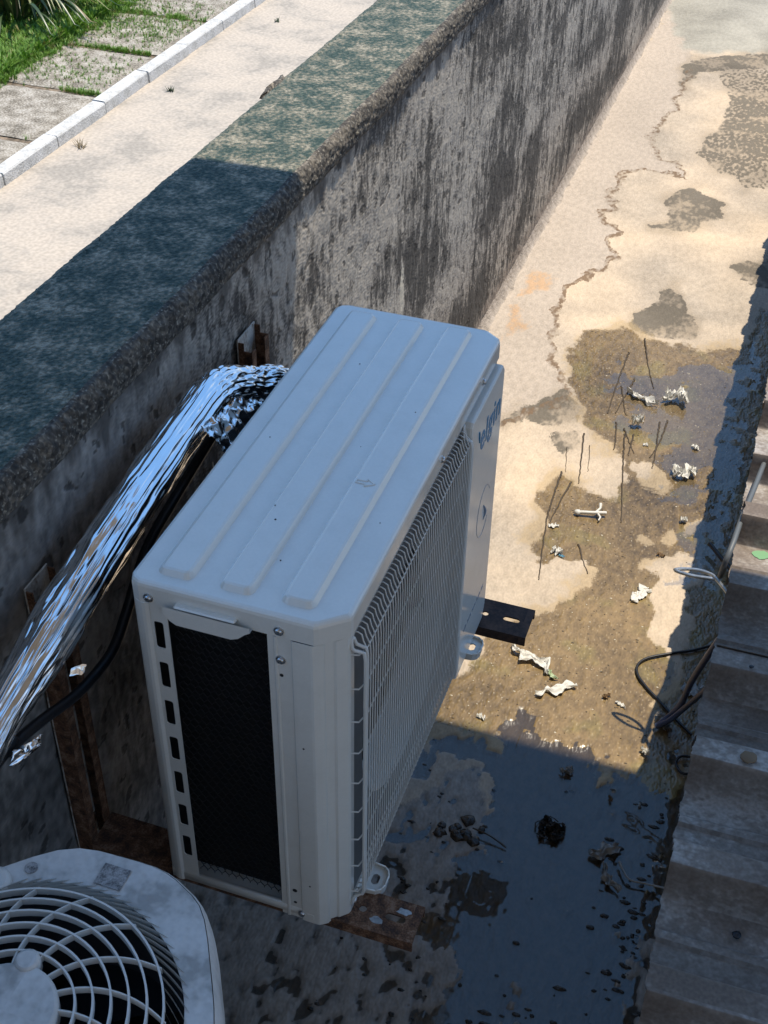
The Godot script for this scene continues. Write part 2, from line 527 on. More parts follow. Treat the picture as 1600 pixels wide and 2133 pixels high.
func floor_textures() -> void:
	var mw := 256
	var mh := 1024
	var blank := PackedByteArray()
	blank.resize(mw * mh)
	var wet := blank.duplicate()
	fill(wet, mw, mh, WET_SUN, 255)
	fill(wet, mw, mh, [0.745, -0.5, 0.765, -1.0, 0.755, -1.5, 0.765, -2.0, 0.75, -2.7, 0.97, -2.7, 0.97, -0.5], 255)  # strip along the roof edge: wet tone that also paints the roof's shadow darker
	for d in [DRY_1, DRY_2, DRY_3, DRY_4]:
		fill(wet, mw, mh, d, 0)
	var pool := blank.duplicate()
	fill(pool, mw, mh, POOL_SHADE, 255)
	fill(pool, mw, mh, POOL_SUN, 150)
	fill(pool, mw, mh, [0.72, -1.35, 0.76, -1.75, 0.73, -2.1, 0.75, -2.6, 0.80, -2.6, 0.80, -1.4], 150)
	var stain := blank.duplicate()
	for d in [STAIN_1, STAIN_2, STAIN_3, STAIN_5, STAIN_6, STAIN_7]:
		fill(stain, mw, mh, d, 255)
	fill(stain, mw, mh, STAIN_4, 165)
	var crust := blank.duplicate()
	fill(crust, mw, mh, stroke(CRUST, 0.011), 255)
	var screed := blank.duplicate()
	fill(screed, mw, mh, SCREED, 255)
	var rust := blank.duplicate()
	fill(rust, mw, mh, RUST_1, 255)
	fill(rust, mw, mh, RUST_2, 220)
	var grey := blank.duplicate()
	fill(grey, mw, mh, GREY_FAR, 255)
	var damp := blank.duplicate()
	fill(damp, mw, mh, [0.0, -0.55, 0.20, -0.62, 0.30, -0.50, 0.42, -0.66, 0.55, -0.40, 0.9, -0.5, 0.9, 0.5, 0.0, 0.5], 255)  # near end of the floor: greyer, blotchy tone with shallow hollows
	var halo := soften(wet, mw, mh, 16)
	wet = soften(wet, mw, mh, 4)
	pool = soften(pool, mw, mh, 4)
	var tide := soften(stain, mw, mh, 16)
	stain = soften(stain, mw, mh, 2)
	screed = soften(screed, mw, mh, 2)
	rust = soften(rust, mw, mh, 8)
	grey = soften(grey, mw, mh, 8)
	damp = soften(damp, mw, mh, 4)
	var s := Vector2(1.75, 1.0)
	var na := noise_bytes(TW, TH, 0.018, 3, 4, FastNoiseLite.TYPE_SIMPLEX_SMOOTH, s)
	var nb := noise_bytes(TW, TH, 0.018, 8, 4, FastNoiseLite.TYPE_SIMPLEX_SMOOTH, s)
	var nf := noise_bytes(TW, TH, 0.09, 21, 3)
	var ng := noise_bytes(TW, TH, 0.32, 5, 2)
	var nc := noise_bytes(TW, TH, 0.006, 12, 3, FastNoiseLite.TYPE_SIMPLEX_SMOOTH, s)
	var lump := noise_bytes(TW, TH, 0.05, 31, 3, FastNoiseLite.TYPE_SIMPLEX, Vector2(1.3, 1.0))
	var col := PackedByteArray()
	col.resize(TW * TH * 3)
	var rgh := PackedByteArray()
	rgh.resize(TW * TH)
	var bmp := PackedByteArray()
	bmp.resize(TW * TH)
	floor_height.resize(TW * TH)
	for y in TH:
		for x in TW:
			var i := y * TW + x
			var a: int = na[i] - 128
			var b: int = nb[i] - 128
			var f := (nf[i] - 128) / 255.0
			var g := (ng[i] - 128) / 255.0
			var c := (nc[i] - 128) / 255.0
			var j := clampi((y >> 1) + ((b * 6) >> 7), 0, mh - 1) * mw + clampi((x >> 1) + ((a * 9) >> 7), 0, mw - 1)
			# dry screed, sandy
			var k := 1.0 + 0.55 * c + 0.28 * f + 0.34 * g + 0.25 * (a / 255.0)
			var r := 0.465 * k
			var gg := (0.382 - 0.03 * c) * k
			var bb := (0.290 - 0.06 * c) * k
			var rough := 0.9
			var h := 3.0 + 2.2 * c + 0.8 * f + 0.5 * g
			var v := screed[j] / 255.0
			if v > 0.02:
				v = clampf((v - 0.3) * 3.0, 0.0, 1.0)
				var k2 := 1.0 + 0.2 * c + 0.3 * f + 0.35 * g
				r += (0.42 * k2 - r) * v
				gg += (0.355 * k2 - gg) * v
				bb += (0.29 * k2 - bb) * v
				h += 1.2 * v + f * v
			v = grey[j] / 255.0
			if v > 0.02:
				r += (0.33 * k - r) * v
				gg += (0.31 * k - gg) * v
				bb += (0.26 * k - bb) * v
			v = rust[j] / 255.0 + f * 1.1 + g * 0.5 - 0.25
			if v > 0.0 and rust[j] > 12:
				v = minf(v * 0.8, 0.6)
				r += (0.42 * k - r) * v
				gg += (0.235 * k - gg) * v
				bb += (0.10 * k - bb) * v
			v = tide[j] / 255.0 + f * 0.4
			if v > 0.1 and tide[j] > 6:
				v = clampf((v - 0.1) * 1.8, 0.0, 1.0) * 0.45
				r += (0.27 * k - r) * v
				gg += (0.212 * k - gg) * v
				bb += (0.145 * k - bb) * v
			v = stain[j] / 255.0 + f * 0.75 + c * 0.4 + g * 0.2
			if v > 0.48 and stain[j] > 20:
				v = clampf((v - 0.48) * 5.0, 0.0, 1.0) * clampf(0.85 + 1.5 * f + 1.1 * (a / 128.0), 0.15, 1.0)
				r += (0.135 * k - r) * v
				gg += (0.115 * k - gg) * v
				bb += (0.088 * k - bb) * v
				h += 0.9 * v
			v = crust[j] / 255.0
			if v > 0.3:
				v = clampf(0.62 + f * 2.0 + c * 1.0, 0.1, 0.95)
				r += (0.15 * k - r) * v
				gg += (0.098 * k - gg) * v
				bb += (0.058 * k - bb) * v
				h += 1.6 * v
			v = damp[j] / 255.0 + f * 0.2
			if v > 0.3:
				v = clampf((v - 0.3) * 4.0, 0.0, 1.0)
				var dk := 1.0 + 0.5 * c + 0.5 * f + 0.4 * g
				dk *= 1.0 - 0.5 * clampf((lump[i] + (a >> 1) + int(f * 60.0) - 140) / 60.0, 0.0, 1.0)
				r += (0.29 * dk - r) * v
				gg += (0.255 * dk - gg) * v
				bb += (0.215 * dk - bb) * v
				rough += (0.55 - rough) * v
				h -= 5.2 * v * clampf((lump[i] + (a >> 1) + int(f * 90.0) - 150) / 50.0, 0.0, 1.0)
			v = halo[j] / 255.0 + f * 0.5 + g * 0.25
			if v > 0.22 and halo[j] > 6:
				# damp sand round the wet
				v = clampf((v - 0.22) * 2.6, 0.0, 1.0) * 0.62
				r += (0.33 * k - r) * v
				gg += (0.235 * k - gg) * v
				bb += (0.115 * k - bb) * v
				rough += (0.6 - rough) * v
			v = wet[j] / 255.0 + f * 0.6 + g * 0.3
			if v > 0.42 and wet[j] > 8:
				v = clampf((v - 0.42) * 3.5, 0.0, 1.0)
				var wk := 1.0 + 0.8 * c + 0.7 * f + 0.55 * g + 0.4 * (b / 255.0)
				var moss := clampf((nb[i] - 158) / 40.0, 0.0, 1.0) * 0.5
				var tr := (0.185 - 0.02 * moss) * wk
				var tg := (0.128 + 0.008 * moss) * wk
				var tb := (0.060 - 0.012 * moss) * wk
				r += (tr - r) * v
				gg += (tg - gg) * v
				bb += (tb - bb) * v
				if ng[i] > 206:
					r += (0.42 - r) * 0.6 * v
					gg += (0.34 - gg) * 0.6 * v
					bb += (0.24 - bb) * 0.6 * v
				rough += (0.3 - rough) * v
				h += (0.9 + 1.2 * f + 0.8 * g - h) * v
			var p2 := clampi((y >> 1) + ((b * 16 + int(f * 900.0)) >> 7), 0, mh - 1) * mw + clampi((x >> 1) + ((a * 24 + int(f * 1300.0)) >> 7), 0, mw - 1)
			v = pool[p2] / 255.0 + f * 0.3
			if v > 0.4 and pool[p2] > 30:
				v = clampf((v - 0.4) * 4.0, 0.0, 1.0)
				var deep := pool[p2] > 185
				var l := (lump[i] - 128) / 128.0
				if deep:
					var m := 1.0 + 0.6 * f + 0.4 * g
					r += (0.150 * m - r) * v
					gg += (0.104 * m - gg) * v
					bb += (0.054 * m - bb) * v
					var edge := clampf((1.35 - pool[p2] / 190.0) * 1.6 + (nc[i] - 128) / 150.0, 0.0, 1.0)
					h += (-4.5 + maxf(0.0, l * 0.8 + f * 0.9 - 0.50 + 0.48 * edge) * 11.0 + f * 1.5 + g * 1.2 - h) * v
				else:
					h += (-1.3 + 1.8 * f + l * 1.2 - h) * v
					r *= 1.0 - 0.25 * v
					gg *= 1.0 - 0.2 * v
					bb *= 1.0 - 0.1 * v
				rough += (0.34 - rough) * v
			col[i * 3] = lut[clampi(int(r * 1023.0), 0, 1023)]
			col[i * 3 + 1] = lut[clampi(int(gg * 1023.0), 0, 1023)]
			col[i * 3 + 2] = lut[clampi(int(bb * 1023.0), 0, 1023)]
			rgh[i] = clampi(int(rough * 255.0), 0, 255)
			bmp[i] = clampi(int(128.0 + f * 110.0 + g * 130.0), 0, 255)
			floor_height[i] = clampi(int(128.0 + h * 10.0), 0, 255)
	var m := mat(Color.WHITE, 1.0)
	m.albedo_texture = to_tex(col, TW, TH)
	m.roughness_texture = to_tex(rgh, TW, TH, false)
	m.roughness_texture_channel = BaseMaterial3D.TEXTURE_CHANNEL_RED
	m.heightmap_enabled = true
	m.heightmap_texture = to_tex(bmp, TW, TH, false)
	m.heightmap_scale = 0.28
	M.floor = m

func floor_y(x: float, z: float) -> float:
	var u := clampf((x - FLOOR_X0) / FLOOR_W, 0.0, 0.999) * TW
	var v := clampf((FLOOR_Z0 - z) / FLOOR_L, 0.0, 0.999) * TH
	return (floor_height[int(v) * TW + int(u)] - 128) * 0.0001

func wall_texture() -> void:
	var w := 2048
	var h := 512
	var streak := noise_bytes(w, h, 0.07, 41, 4, FastNoiseLite.TYPE_SIMPLEX_SMOOTH, Vector2(1.0, 14.0))
	var streak2 := noise_bytes(w, h, 0.20, 44, 3, FastNoiseLite.TYPE_SIMPLEX_SMOOTH, Vector2(1.0, 5.0))
	var big := noise_bytes(w, h, 0.007, 47, 4)
	var fine := noise_bytes(w, h, 0.13, 52, 3, FastNoiseLite.TYPE_SIMPLEX_SMOOTH, Vector2(1.0, 1.9))
	var grit := noise_bytes(w, h, 0.4, 58, 2)
	var pit := noise_bytes(w, h, 0.045, 63, 2, FastNoiseLite.TYPE_SIMPLEX, Vector2(1.0, 1.8))
	var col := PackedByteArray()
	col.resize(w * h * 3)
	var bmp := PackedByteArray()
	bmp.resize(w * h)
	for y in h:
		var up := 1.05 * (1.0 - float(y) / h)
		for x in w:
			var i := y * w + x
			var z := 1.2 - 8.0 * x / w
			var s := streak[i] / 255.0
			var t2 := streak2[i] / 255.0
			var f := fine[i] / 255.0
			var g := grit[i] / 255.0
			var b := big[i] / 255.0
			# lime streaks and grey render through black mould
			var mould := 0.48 * s + 0.40 * t2 + 0.24 * f + 0.8 * (b - 0.5) + 0.34 * (g - 0.5)
			mould += 0.10 * clampf((up - 0.45) * 2.0, -0.6, 1.0) - 0.05
			if z < -0.75 and z > -1.9:
				mould += 0.06
			var t := clampf((mould - 0.40) / 0.32, 0.0, 1.0)
			var k := 0.85 + 0.5 * (g - 0.5) + 0.3 * (f - 0.5)
			var r := (0.072 + 0.37 * t) * k
			var gg := (0.066 + 0.33 * t) * k
			var bb := (0.058 + 0.275 * t) * k
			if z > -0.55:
				# smoother grey render behind the condensers, its colour lightened to stand for fill light
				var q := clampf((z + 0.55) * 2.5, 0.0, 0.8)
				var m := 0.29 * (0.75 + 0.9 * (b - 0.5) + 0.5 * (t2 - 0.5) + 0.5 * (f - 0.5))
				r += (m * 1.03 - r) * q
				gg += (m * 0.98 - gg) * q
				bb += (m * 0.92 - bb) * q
			# lime bloom along the foot
			var foot := clampf((0.085 + 0.05 * (b - 0.5) + 0.05 * (f - 0.5) - up) * 22.0, 0.0, 1.0)
			if foot > 0.0:
				r += (0.34 * k - r) * foot * 0.85
				gg += (0.285 * k - gg) * foot * 0.85
				bb += (0.235 * k - bb) * foot * 0.85
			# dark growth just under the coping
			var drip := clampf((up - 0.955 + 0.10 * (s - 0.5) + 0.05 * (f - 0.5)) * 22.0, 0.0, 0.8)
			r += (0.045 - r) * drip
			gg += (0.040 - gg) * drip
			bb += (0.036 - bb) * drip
			var hole := pit[i] > 206 and f > 0.45
			# crack
			var cx := -3.415 + 0.014 * sin(up * 17.0) + 0.012 * (f - 0.5)
			var crack := absf(z - cx) < 0.006
			if hole or crack:
				r *= 0.35
				gg *= 0.35
				bb *= 0.35
			# a lime splash
			var dx := (z + 1.495 + 0.02 * (f - 0.5)) / 0.014
			var dy := (up - 0.53) / 0.062
			if dx * dx + dy * dy < 1.0 + 0.6 * (f - 0.5):
				r = 0.5
				gg = 0.45
				bb = 0.36
			col[i * 3] = lut[clampi(int(r * 1023.0), 0, 1023)]
			col[i * 3 + 1] = lut[clampi(int(gg * 1023.0), 0, 1023)]
			col[i * 3 + 2] = lut[clampi(int(bb * 1023.0), 0, 1023)]
			var hh := 120.0 + 60.0 * (s - 0.5) + 70.0 * (t2 - 0.5) + 80.0 * (f - 0.5) + 60.0 * (g - 0.5)
			if hole or crack:
				hh -= 70.0
			bmp[i] = clampi(int(hh), 0, 255)
	var m := mat(Color.WHITE, 0.93)
	m.albedo_texture = to_tex(col, w, h)
	m.heightmap_enabled = true
	m.heightmap_texture = to_tex(bmp, w, h, false)
	m.heightmap_scale = 0.6
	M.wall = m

func materials() -> void:
	lut.resize(1024)
	for i in 1024:
		lut[i] = clampi(int(round(Color(i / 1023.0, 0, 0).linear_to_srgb().r * 255.0)), 0, 255)
	floor_textures()
	wall_texture()
	var fine := grain_tex(512, 0.12, 71, 4)
	var coarse := grain_tex(512, 0.04, 72, 5)
	M.fine = fine
	# coping: worn green paint over grey render, speckled with grit and lichen
	M.coping = mapped(blotch_tex(1024, [Color(0.022, 0.050, 0.043), Color(0.065, 0.092, 0.075), Color(0.17, 0.165, 0.125), Color(0.32, 0.295, 0.225)], 0.009, 0.05, 81, Vector2.ONE, 0.06, Color(0.44, 0.42, 0.34), 0.5, 0.45), 0.9, 1.6, grain_tex(1024, 0.08, 82, 3), 0.6)
	M.coping_side = mapped(blotch_tex(512, [Color(0.03, 0.028, 0.026), Color(0.07, 0.062, 0.052), Color(0.22, 0.19, 0.15)], 0.02, 0.10, 84, Vector2.ONE, 0.22, Color(0.42, 0.385, 0.31), 0.65, 0.8), 0.95, 1.7, coarse, 0.7)
	M.fillet = mapped(blotch_tex(512, [Color(0.20, 0.17, 0.14), Color(0.34, 0.29, 0.24), Color(0.44, 0.38, 0.32)], 0.02, 0.12, 86), 0.93, 2.0, fine, 0.4)
	M.render = mapped(blotch_tex(256, [Color(0.52, 0.46, 0.37), Color(0.62, 0.56, 0.46)], 0.02, 0.1, 88), 0.9, 1.0, fine, 0.15)
	M.canopy = mapped(blotch_tex(256, [Color(0.40, 0.39, 0.37), Color(0.50, 0.49, 0.465)], 0.02, 0.1, 89), 0.9, 1.0)
	# painted sheet steel of the condenser
	var paint := blotch_tex(512, [Color(0.68, 0.66, 0.60), Color(0.70, 0.68, 0.62), Color(0.71, 0.69, 0.63)], 0.012, 0.05, 90, Vector2.ONE, 0.004, Color(0.45, 0.42, 0.37), 0.3, 0.05)
	M.paint = mapped(paint, 0.30, 2.4, null, 0.0, false)
	M.paint.clearcoat_enabled = true
	M.paint.clearcoat = 1.0
	M.paint.clearcoat_roughness = 0.12
	M.gloss = mapped(paint, 0.13, 2.4, null, 0.0, false)
	M.wire = mat(srgb(0.62, 0.61, 0.57), 0.32)
	M.zinc = mapped(blotch_tex(256, [Color(0.30, 0.32, 0.33), Color(0.42, 0.44, 0.45), Color(0.52, 0.54, 0.55)], 0.03, 0.08, 93), 0.4, 6.0, null, 0.0, false)
	M.zinc.metallic = 0.8
	M.grey_plate = mat(srgb(0.10, 0.10, 0.098), 0.5)
	M.well = mat(srgb(0.05, 0.05, 0.052), 0.6)
	M.screw = mat(srgb(0.55, 0.56, 0.57), 0.28, 1.0)
	M.dark = mat(srgb(0.010, 0.011, 0.013), 0.55)
	M.coil = mapped(grain_coil(), 0.45, 1.0, null, 0.0, false)
	M.net = mat(srgb(0.012, 0.012, 0.014), 0.35)
	M.blue_print = mat(srgb(0.005, 0.19, 0.36), 0.3)
	M.grey_print = mat(srgb(0.22, 0.26, 0.32), 0.35)
	M.rust = mapped(blotch_tex(512, [Color(0.045, 0.024, 0.016), Color(0.10, 0.048, 0.026), Color(0.17, 0.085, 0.045), Color(0.24, 0.15, 0.10)], 0.02, 0.12, 95), 0.85, 4.0, fine, 0.06, false)
	M.old_paint = mapped(blotch_tex(512, [Color(0.16, 0.08, 0.04), Color(0.40, 0.37, 0.32), Color(0.55, 0.54, 0.50), Color(0.60, 0.59, 0.55)], 0.012, 0.06, 97), 0.6, 3.0, null, 0.0, false)
	M.brown_steel = mapped(blotch_tex(256, [Color(0.022, 0.013, 0.011), Color(0.045, 0.026, 0.02), Color(0.075, 0.042, 0.03)], 0.02, 0.12, 99), 0.8, 4.0, null, 0.0, false)
	M.foil_crushed = mat(srgb(0.88, 0.885, 0.89), 0.14, 1.0)
	M.rubber = mat(srgb(0.012, 0.014, 0.018), 0.42)
	M.cable_blue = mat(srgb(0.035, 0.055, 0.11), 0.4)
	M.cable_grey = mat(srgb(0.10, 0.11, 0.115), 0.5)
	# old fibre-cement grey of the corrugated roof
	M.roof = mapped(blotch_tex(1024, [Color(0.130, 0.100, 0.078), Color(0.175, 0.142, 0.116), Color(0.215, 0.182, 0.153), Color(0.34, 0.31, 0.278)], 0.004, 0.07, 104, Vector2(1.3, 1.0), 0.04, Color(0.10, 0.085, 0.07), 0.35, 0.45), 0.75, 1.0, fine, 0.05)
	M.moss_paint = mat(srgb(0.16, 0.33, 0.17), 0.8)
	# second condenser: older plastic cover
	M.cover = mapped(blotch_tex(512, [Color(0.34, 0.33, 0.31), Color(0.50, 0.485, 0.46), Color(0.57, 0.555, 0.53), Color(0.60, 0.585, 0.56)], 0.010, 0.07, 107, Vector2.ONE, 0.015, Color(0.20, 0.19, 0.18), 0.3, 0.12), 0.55, 1.7, fine, 0.05, false)
	M.guard = mat(srgb(0.62, 0.60, 0.56), 0.45)
	M.badge = mapped(blotch_tex(256, [Color(0.10, 0.095, 0.095), Color(0.26, 0.25, 0.245), Color(0.38, 0.37, 0.36)], 0.03, 0.12, 109), 0.6, 12.0, null, 0.0, false)
	# litter
	M.white_film = mat(srgb(0.62, 0.61, 0.57), 0.55)
	M.white_film.backlight_enabled = true
	M.white_film.backlight = Color(0.3, 0.3, 0.28)
	M.grey_film = mat(srgb(0.30, 0.29, 0.27), 0.5)
	M.green_film = mat(srgb(0.36, 0.44, 0.28), 0.55)
	M.blue_bit = mat(srgb(0.10, 0.32, 0.48), 0.5)
	M.twig = mat(srgb(0.055, 0.040, 0.026), 0.7)
	M.mud = mapped(blotch_tex(256, [Color(0.014, 0.012, 0.010), Color(0.026, 0.022, 0.018), Color(0.050, 0.040, 0.030)], 0.03, 0.1, 111), 0.16, 8.0, fine, 0.1)
	M.leaf_brown = mat(srgb(0.16, 0.10, 0.05), 0.7)
	# standing water: thin and fairly clear in the far puddle, murkier and more opaque in the near one
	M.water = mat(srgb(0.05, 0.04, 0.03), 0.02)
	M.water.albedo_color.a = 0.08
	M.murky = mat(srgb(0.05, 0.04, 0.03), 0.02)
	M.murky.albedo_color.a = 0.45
	for m in [M.water, M.murky]:
		m.metallic_specular = 0.5
		m.transparency = BaseMaterial3D.TRANSPARENCY_ALPHA
		m.heightmap_enabled = true
		m.heightmap_texture = grain_tex(256, 0.02, 117, 3)
		m.heightmap_scale = 0.10
		m.uv1_triplanar = true
		m.uv1_world_triplanar = true
		m.uv1_scale = Vector3.ONE * 2.0
	# street level
	M.street = mapped(blotch_tex(1024, [Color(0.31, 0.275, 0.23), Color(0.39, 0.34, 0.28), Color(0.43, 0.37, 0.30), Color(0.45, 0.385, 0.31)], 0.008, 0.06, 121, Vector2.ONE, 0.04, Color(0.24, 0.21, 0.17), 0.3, 0.4), 0.95, 0.14, coarse, 1.0)
	M.soil = mapped(blotch_tex(512, [Color(0.10, 0.075, 0.05), Color(0.20, 0.15, 0.10), Color(0.27, 0.20, 0.14)], 0.02, 0.1, 123), 0.95, 0.3)
	M.cobble = mapped(blotch_tex(256, [Color(0.33, 0.29, 0.245), Color(0.43, 0.375, 0.31)], 0.02, 0.1, 125), 0.95, 0.7, fine, 0.5)
	M.slab = mapped(blotch_tex(1024, [Color(0.10, 0.085, 0.062), Color(0.23, 0.20, 0.155), Color(0.34, 0.305, 0.25), Color(0.46, 0.42, 0.36)], 0.012, 0.10, 127, Vector2.ONE, 0.22, Color(0.13, 0.105, 0.075), 0.55, 0.7), 0.95, 0.33, coarse, 1.5)
	M.kerb = mapped(blotch_tex(512, [Color(0.42, 0.41, 0.38), Color(0.54, 0.53, 0.50), Color(0.60, 0.59, 0.57)], 0.02, 0.1, 129, Vector2.ONE, 0.03, Color(0.35, 0.33, 0.29)), 0.85, 0.6, fine, 0.5)
	M.grass = mat(Color.WHITE, 0.55)
	M.grass.vertex_color_use_as_albedo = true
	M.grass.backlight_enabled = true
	M.grass.backlight = Color(0.5, 0.6, 0.2)
	M.strap = mat(srgb(0.035, 0.062, 0.020), 0.35)
	M.strap_pale = mat(srgb(0.16, 0.17, 0.06), 0.45)
	M.strap_dry = mat(srgb(0.20, 0.15, 0.08), 0.6)

func grain_coil() -> ImageTexture:
	# thin aluminium fins, seen edge on, dark between
	var im := Image.create(256, 256, false, Image.FORMAT_RGB8)
	for y in 256:
		var bright := 0.11 if y % 4 == 0 else 0.05
		for x in 256:
			im.set_pixel(x, y, Color(bright, bright * 1.05, bright * 1.15))
	return ImageTexture.create_from_image(im)

# ---------------------------------------------------------------- the white condenser
func screw(parent: Node, at: Vector3, facing: Vector3, r := 0.0045) -> void:
	var st := st_new()
	var n := facing.normalized()
	add_tube(st, [at, at + n * 0.0012], r * 1.35, 14)
	add_tube(st, [at + n * 0.0012, at + n * 0.0034, at + n * 0.0040], [r, r, r * 0.7], 6)
	part(parent, "screw", done(st), M.screw)

func rib(st: SurfaceTool, x0: float, x1: float, z0: float, z1: float, y: float, up: float, edge: float) -> void:
	# a flat raised bead pressed into a sheet that faces up
	var o := PackedVector2Array()
	for p in rounded(x0, z1, x1, z0, 0.010, 4):
		o.append(Vector2(p.x, -p.y))
	o.reverse()
	if Geometry2D.is_polygon_clockwise(o):
		o.reverse()
	add_loft(st, o, [[y - 0.001, -0.0015], [y + up * 0.12, 0.0], [y + up * 0.85, edge * 0.8], [y + up, edge * 1.4]], true, false, -1)

func white_condenser() -> void:
	var ac := thing("air_conditioner", "white side-blowing condenser unit with wire grille and blue lettering, on rusty wall brackets", "air conditioner", Vector3(AX, AY, 0))
	# lid with pressed ribs
	var st := st_new()
	var o := PackedVector2Array([Vector2(0.012, -0.002), Vector2(AD - 0.032, -0.002), Vector2(AD - 0.027, 0.0005), Vector2(AD + 0.0015, 0.025), Vector2(AD + 0.003, 0.030), Vector2(AD + 0.003, AW - 0.022), Vector2(AD + 0.001, AW - 0.016), Vector2(AD - 0.020, AW), Vector2(AD - 0.026, AW + 0.002), Vector2(0.016, AW + 0.002), Vector2(0.004, AW - 0.003), Vector2(-0.002, AW - 0.014), Vector2(-0.002, 0.012), Vector2(0.002, 0.003)])
	add_loft(st, o, [[AH - 0.031, 0.0028], [AH - 0.031, 0.0], [AH - 0.0065, 0.0], [AH - 0.003, 0.0010], [AH - 0.0010, 0.0030], [AH, 0.006]], true, false, -1)
	rib(st, 0.026, 0.070, -0.018, -0.655, AH, 0.0075, 0.0048)
	rib(st, 0.102, 0.144, -0.018, -0.656, AH, 0.0075, 0.0048)
	rib(st, 0.176, 0.217, -0.020, -0.660, AH, 0.0075, 0.0048)
	var lid := part(ac, "lid", done(st), M.paint)
	# arrow pressed into the lid
	st = st_new()
	var arrow := PackedVector2Array([Vector2(0, -0.003), Vector2(0.013, -0.003), Vector2(0.013, -0.0075), Vector2(0.024, 0), Vector2(0.013, 0.0075), Vector2(0.013, 0.003), Vector2(0, 0.003)])
	var line := []
	for p in arrow:
		line.append(Vector3(0.183 + p.x, AH + 0.0076, -0.250 - p.y))
	line.append(line[0])
	for i in line.size() - 1:
		add_tube(st, [line[i], line[i + 1]], 0.0011, 6)
	part(lid, "arrow_mark", done(st), M.paint)
	for q in [[0.119, -0.145, 0.0013], [0.108, -0.170, 0.0010], [0.150, -0.086, 0.0010], [0.046, -0.30, 0.0009], [0.205, -0.42, 0.0009], [0.09, -0.52, 0.0010], [0.235, -0.19, 0.0008], [0.16, -0.33, 0.0007]]:
		part(lid, "dirt_speck", lump_mesh(q[2], 0.5, int(q[2] * 1e5) + 3), M.twig, Vector3(q[0], AH + (0.0078 if q[0] < 0.07 or (q[0] > 0.104 and q[0] < 0.142) or (q[0] > 0.18 and q[0] < 0.212) else 0.0004), q[1]))
	# grip hanging from the lid's near edge
	st = st_new()
	var grip := PackedVector2Array([Vector2(0.045, 0.518), Vector2(0.052, 0.509), Vector2(0.060, 0.504), Vector2(0.128, 0.504), Vector2(0.137, 0.508), Vector2(0.146, 0.517), Vector2(0.152, 0.521), Vector2(0.152, 0.528), Vector2(0.045, 0.528)])
	for i in grip.size() - 3:
		var a := grip[i]
		var b := grip[i + 1]
		quad(st, Vector3(a.x, a.y, 0.010), Vector3(a.x, a.y, -0.012), Vector3(b.x, b.y, -0.012), Vector3(b.x, b.y, 0.010), 1)
	var front := Geometry2D.triangulate_polygon(grip)
	for k in range(0, front.size(), 3):
		for s in [0.010, -0.012]:
			var q := [grip[front[k]], grip[front[k + 1]], grip[front[k + 2]]]
			tri(st, Vector3(q[0].x, q[0].y, s), Vector3(q[1].x, q[1].y, s), Vector3(q[2].x, q[2].y, s))
	add_box(st, Vector3(0.058, 0.5275, -0.004), Vector3(0.134, 0.5315, 0.0095), 0.0018)
	part(lid, "handle", done(st), M.paint)
	screw(lid, Vector3(0.024, 0.5285, 0.0022), Vector3.BACK)
	screw(lid, Vector3(0.184, 0.5285, 0.0022), Vector3.BACK)
	screw(lid, Vector3(AD + 0.003, 0.5315, -0.365), Vector3.RIGHT, 0.004)
	screw(lid, Vector3(AD + 0.003, 0.5315, -0.565), Vector3.RIGHT, 0.004)
	# slotted strip at the back corner
	var holes := []
	for k in 7:
		var y: float = 0.4495 - 0.0655 * k
		holes.append(rounded(0.0255, y, 0.0375, y + 0.042, 0.003, 3))
	var strip := PackedVector2Array([Vector2(0.006, 0.0), Vector2(0.044, 0.0), Vector2(0.044, 0.519), Vector2(0.006, 0.519)])
	part(ac, "slotted_panel", plate(strip, holes, 0.0012), M.paint)
	part(ac, "rear_corner", bent(PackedVector2Array([Vector2(0.0, -0.060), Vector2(0.0, -0.008), Vector2(0.002, -0.003), Vector2(0.008, 0.0008), Vector2(0.014, 0.0028), Vector2(0.018, 0.0028), Vector2(0.022, 0.0006)]), 0.0, 0.519, 0.001), M.paint)
	# side panel with pressed lines, folded round the front corner
	var prof := PackedVector2Array([Vector2(0.168, -0.006), Vector2(0.168, -0.001), Vector2(0.1685, 0.0006), Vector2(0.1755, 0.0006), Vector2(0.177, 0.0020), Vector2(0.1795, 0.0020), Vector2(0.181, 0.0006), Vector2(0.197, 0.0006), Vector2(0.199, 0.0030), Vector2(0.203, 0.0032), Vector2(0.2205, 0.0032), Vector2(0.2235, 0.0028), Vector2(0.2300, -0.0015), Vector2(0.2335, -0.0042), Vector2(0.2345, -0.0072), Vector2(0.2420, -0.0138), Vector2(0.2455, -0.0142), Vector2(0.2555, -0.0240), Vector2(AD, -0.0285), Vector2(AD, -0.040)])
	var side := part(ac, "side_panel", bent(prof, -0.006, 0.518, 0.001), M.paint)
	screw(side, Vector3(0.184, 0.483, 0.0008), Vector3.BACK)
	part(side, "hole", tube([Vector3(0.184, 0.458, 0.0001), Vector3(0.184, 0.458, 0.0010)], 0.0024, 10), M.dark)
	part(side, "hole", tube([Vector3(0.188, 0.052, 0.0001), Vector3(0.188, 0.052, 0.0010)], 0.0034, 10), M.dark)
	part(side, "hole", tube([Vector3(0.188, 0.026, 0.0001), Vector3(0.188, 0.026, 0.0010)], 0.0024, 10), M.dark)
	part(side, "hole", tube([Vector3(0.209, 0.345, 0.0028), Vector3(0.209, 0.345, 0.0036)], 0.0014, 8), M.dark)
	part(side, "hole", tube([Vector3(0.211, 0.075, 0.0028), Vector3(0.211, 0.075, 0.0036)], 0.0014, 8), M.dark)
	part(side, "embossed_tab", box(Vector3(0.2055, 0.003, 0.0030), Vector3(0.2155, 0.0125, 0.0040), 0.0006), M.paint)
	# base pan
	st = st_new()
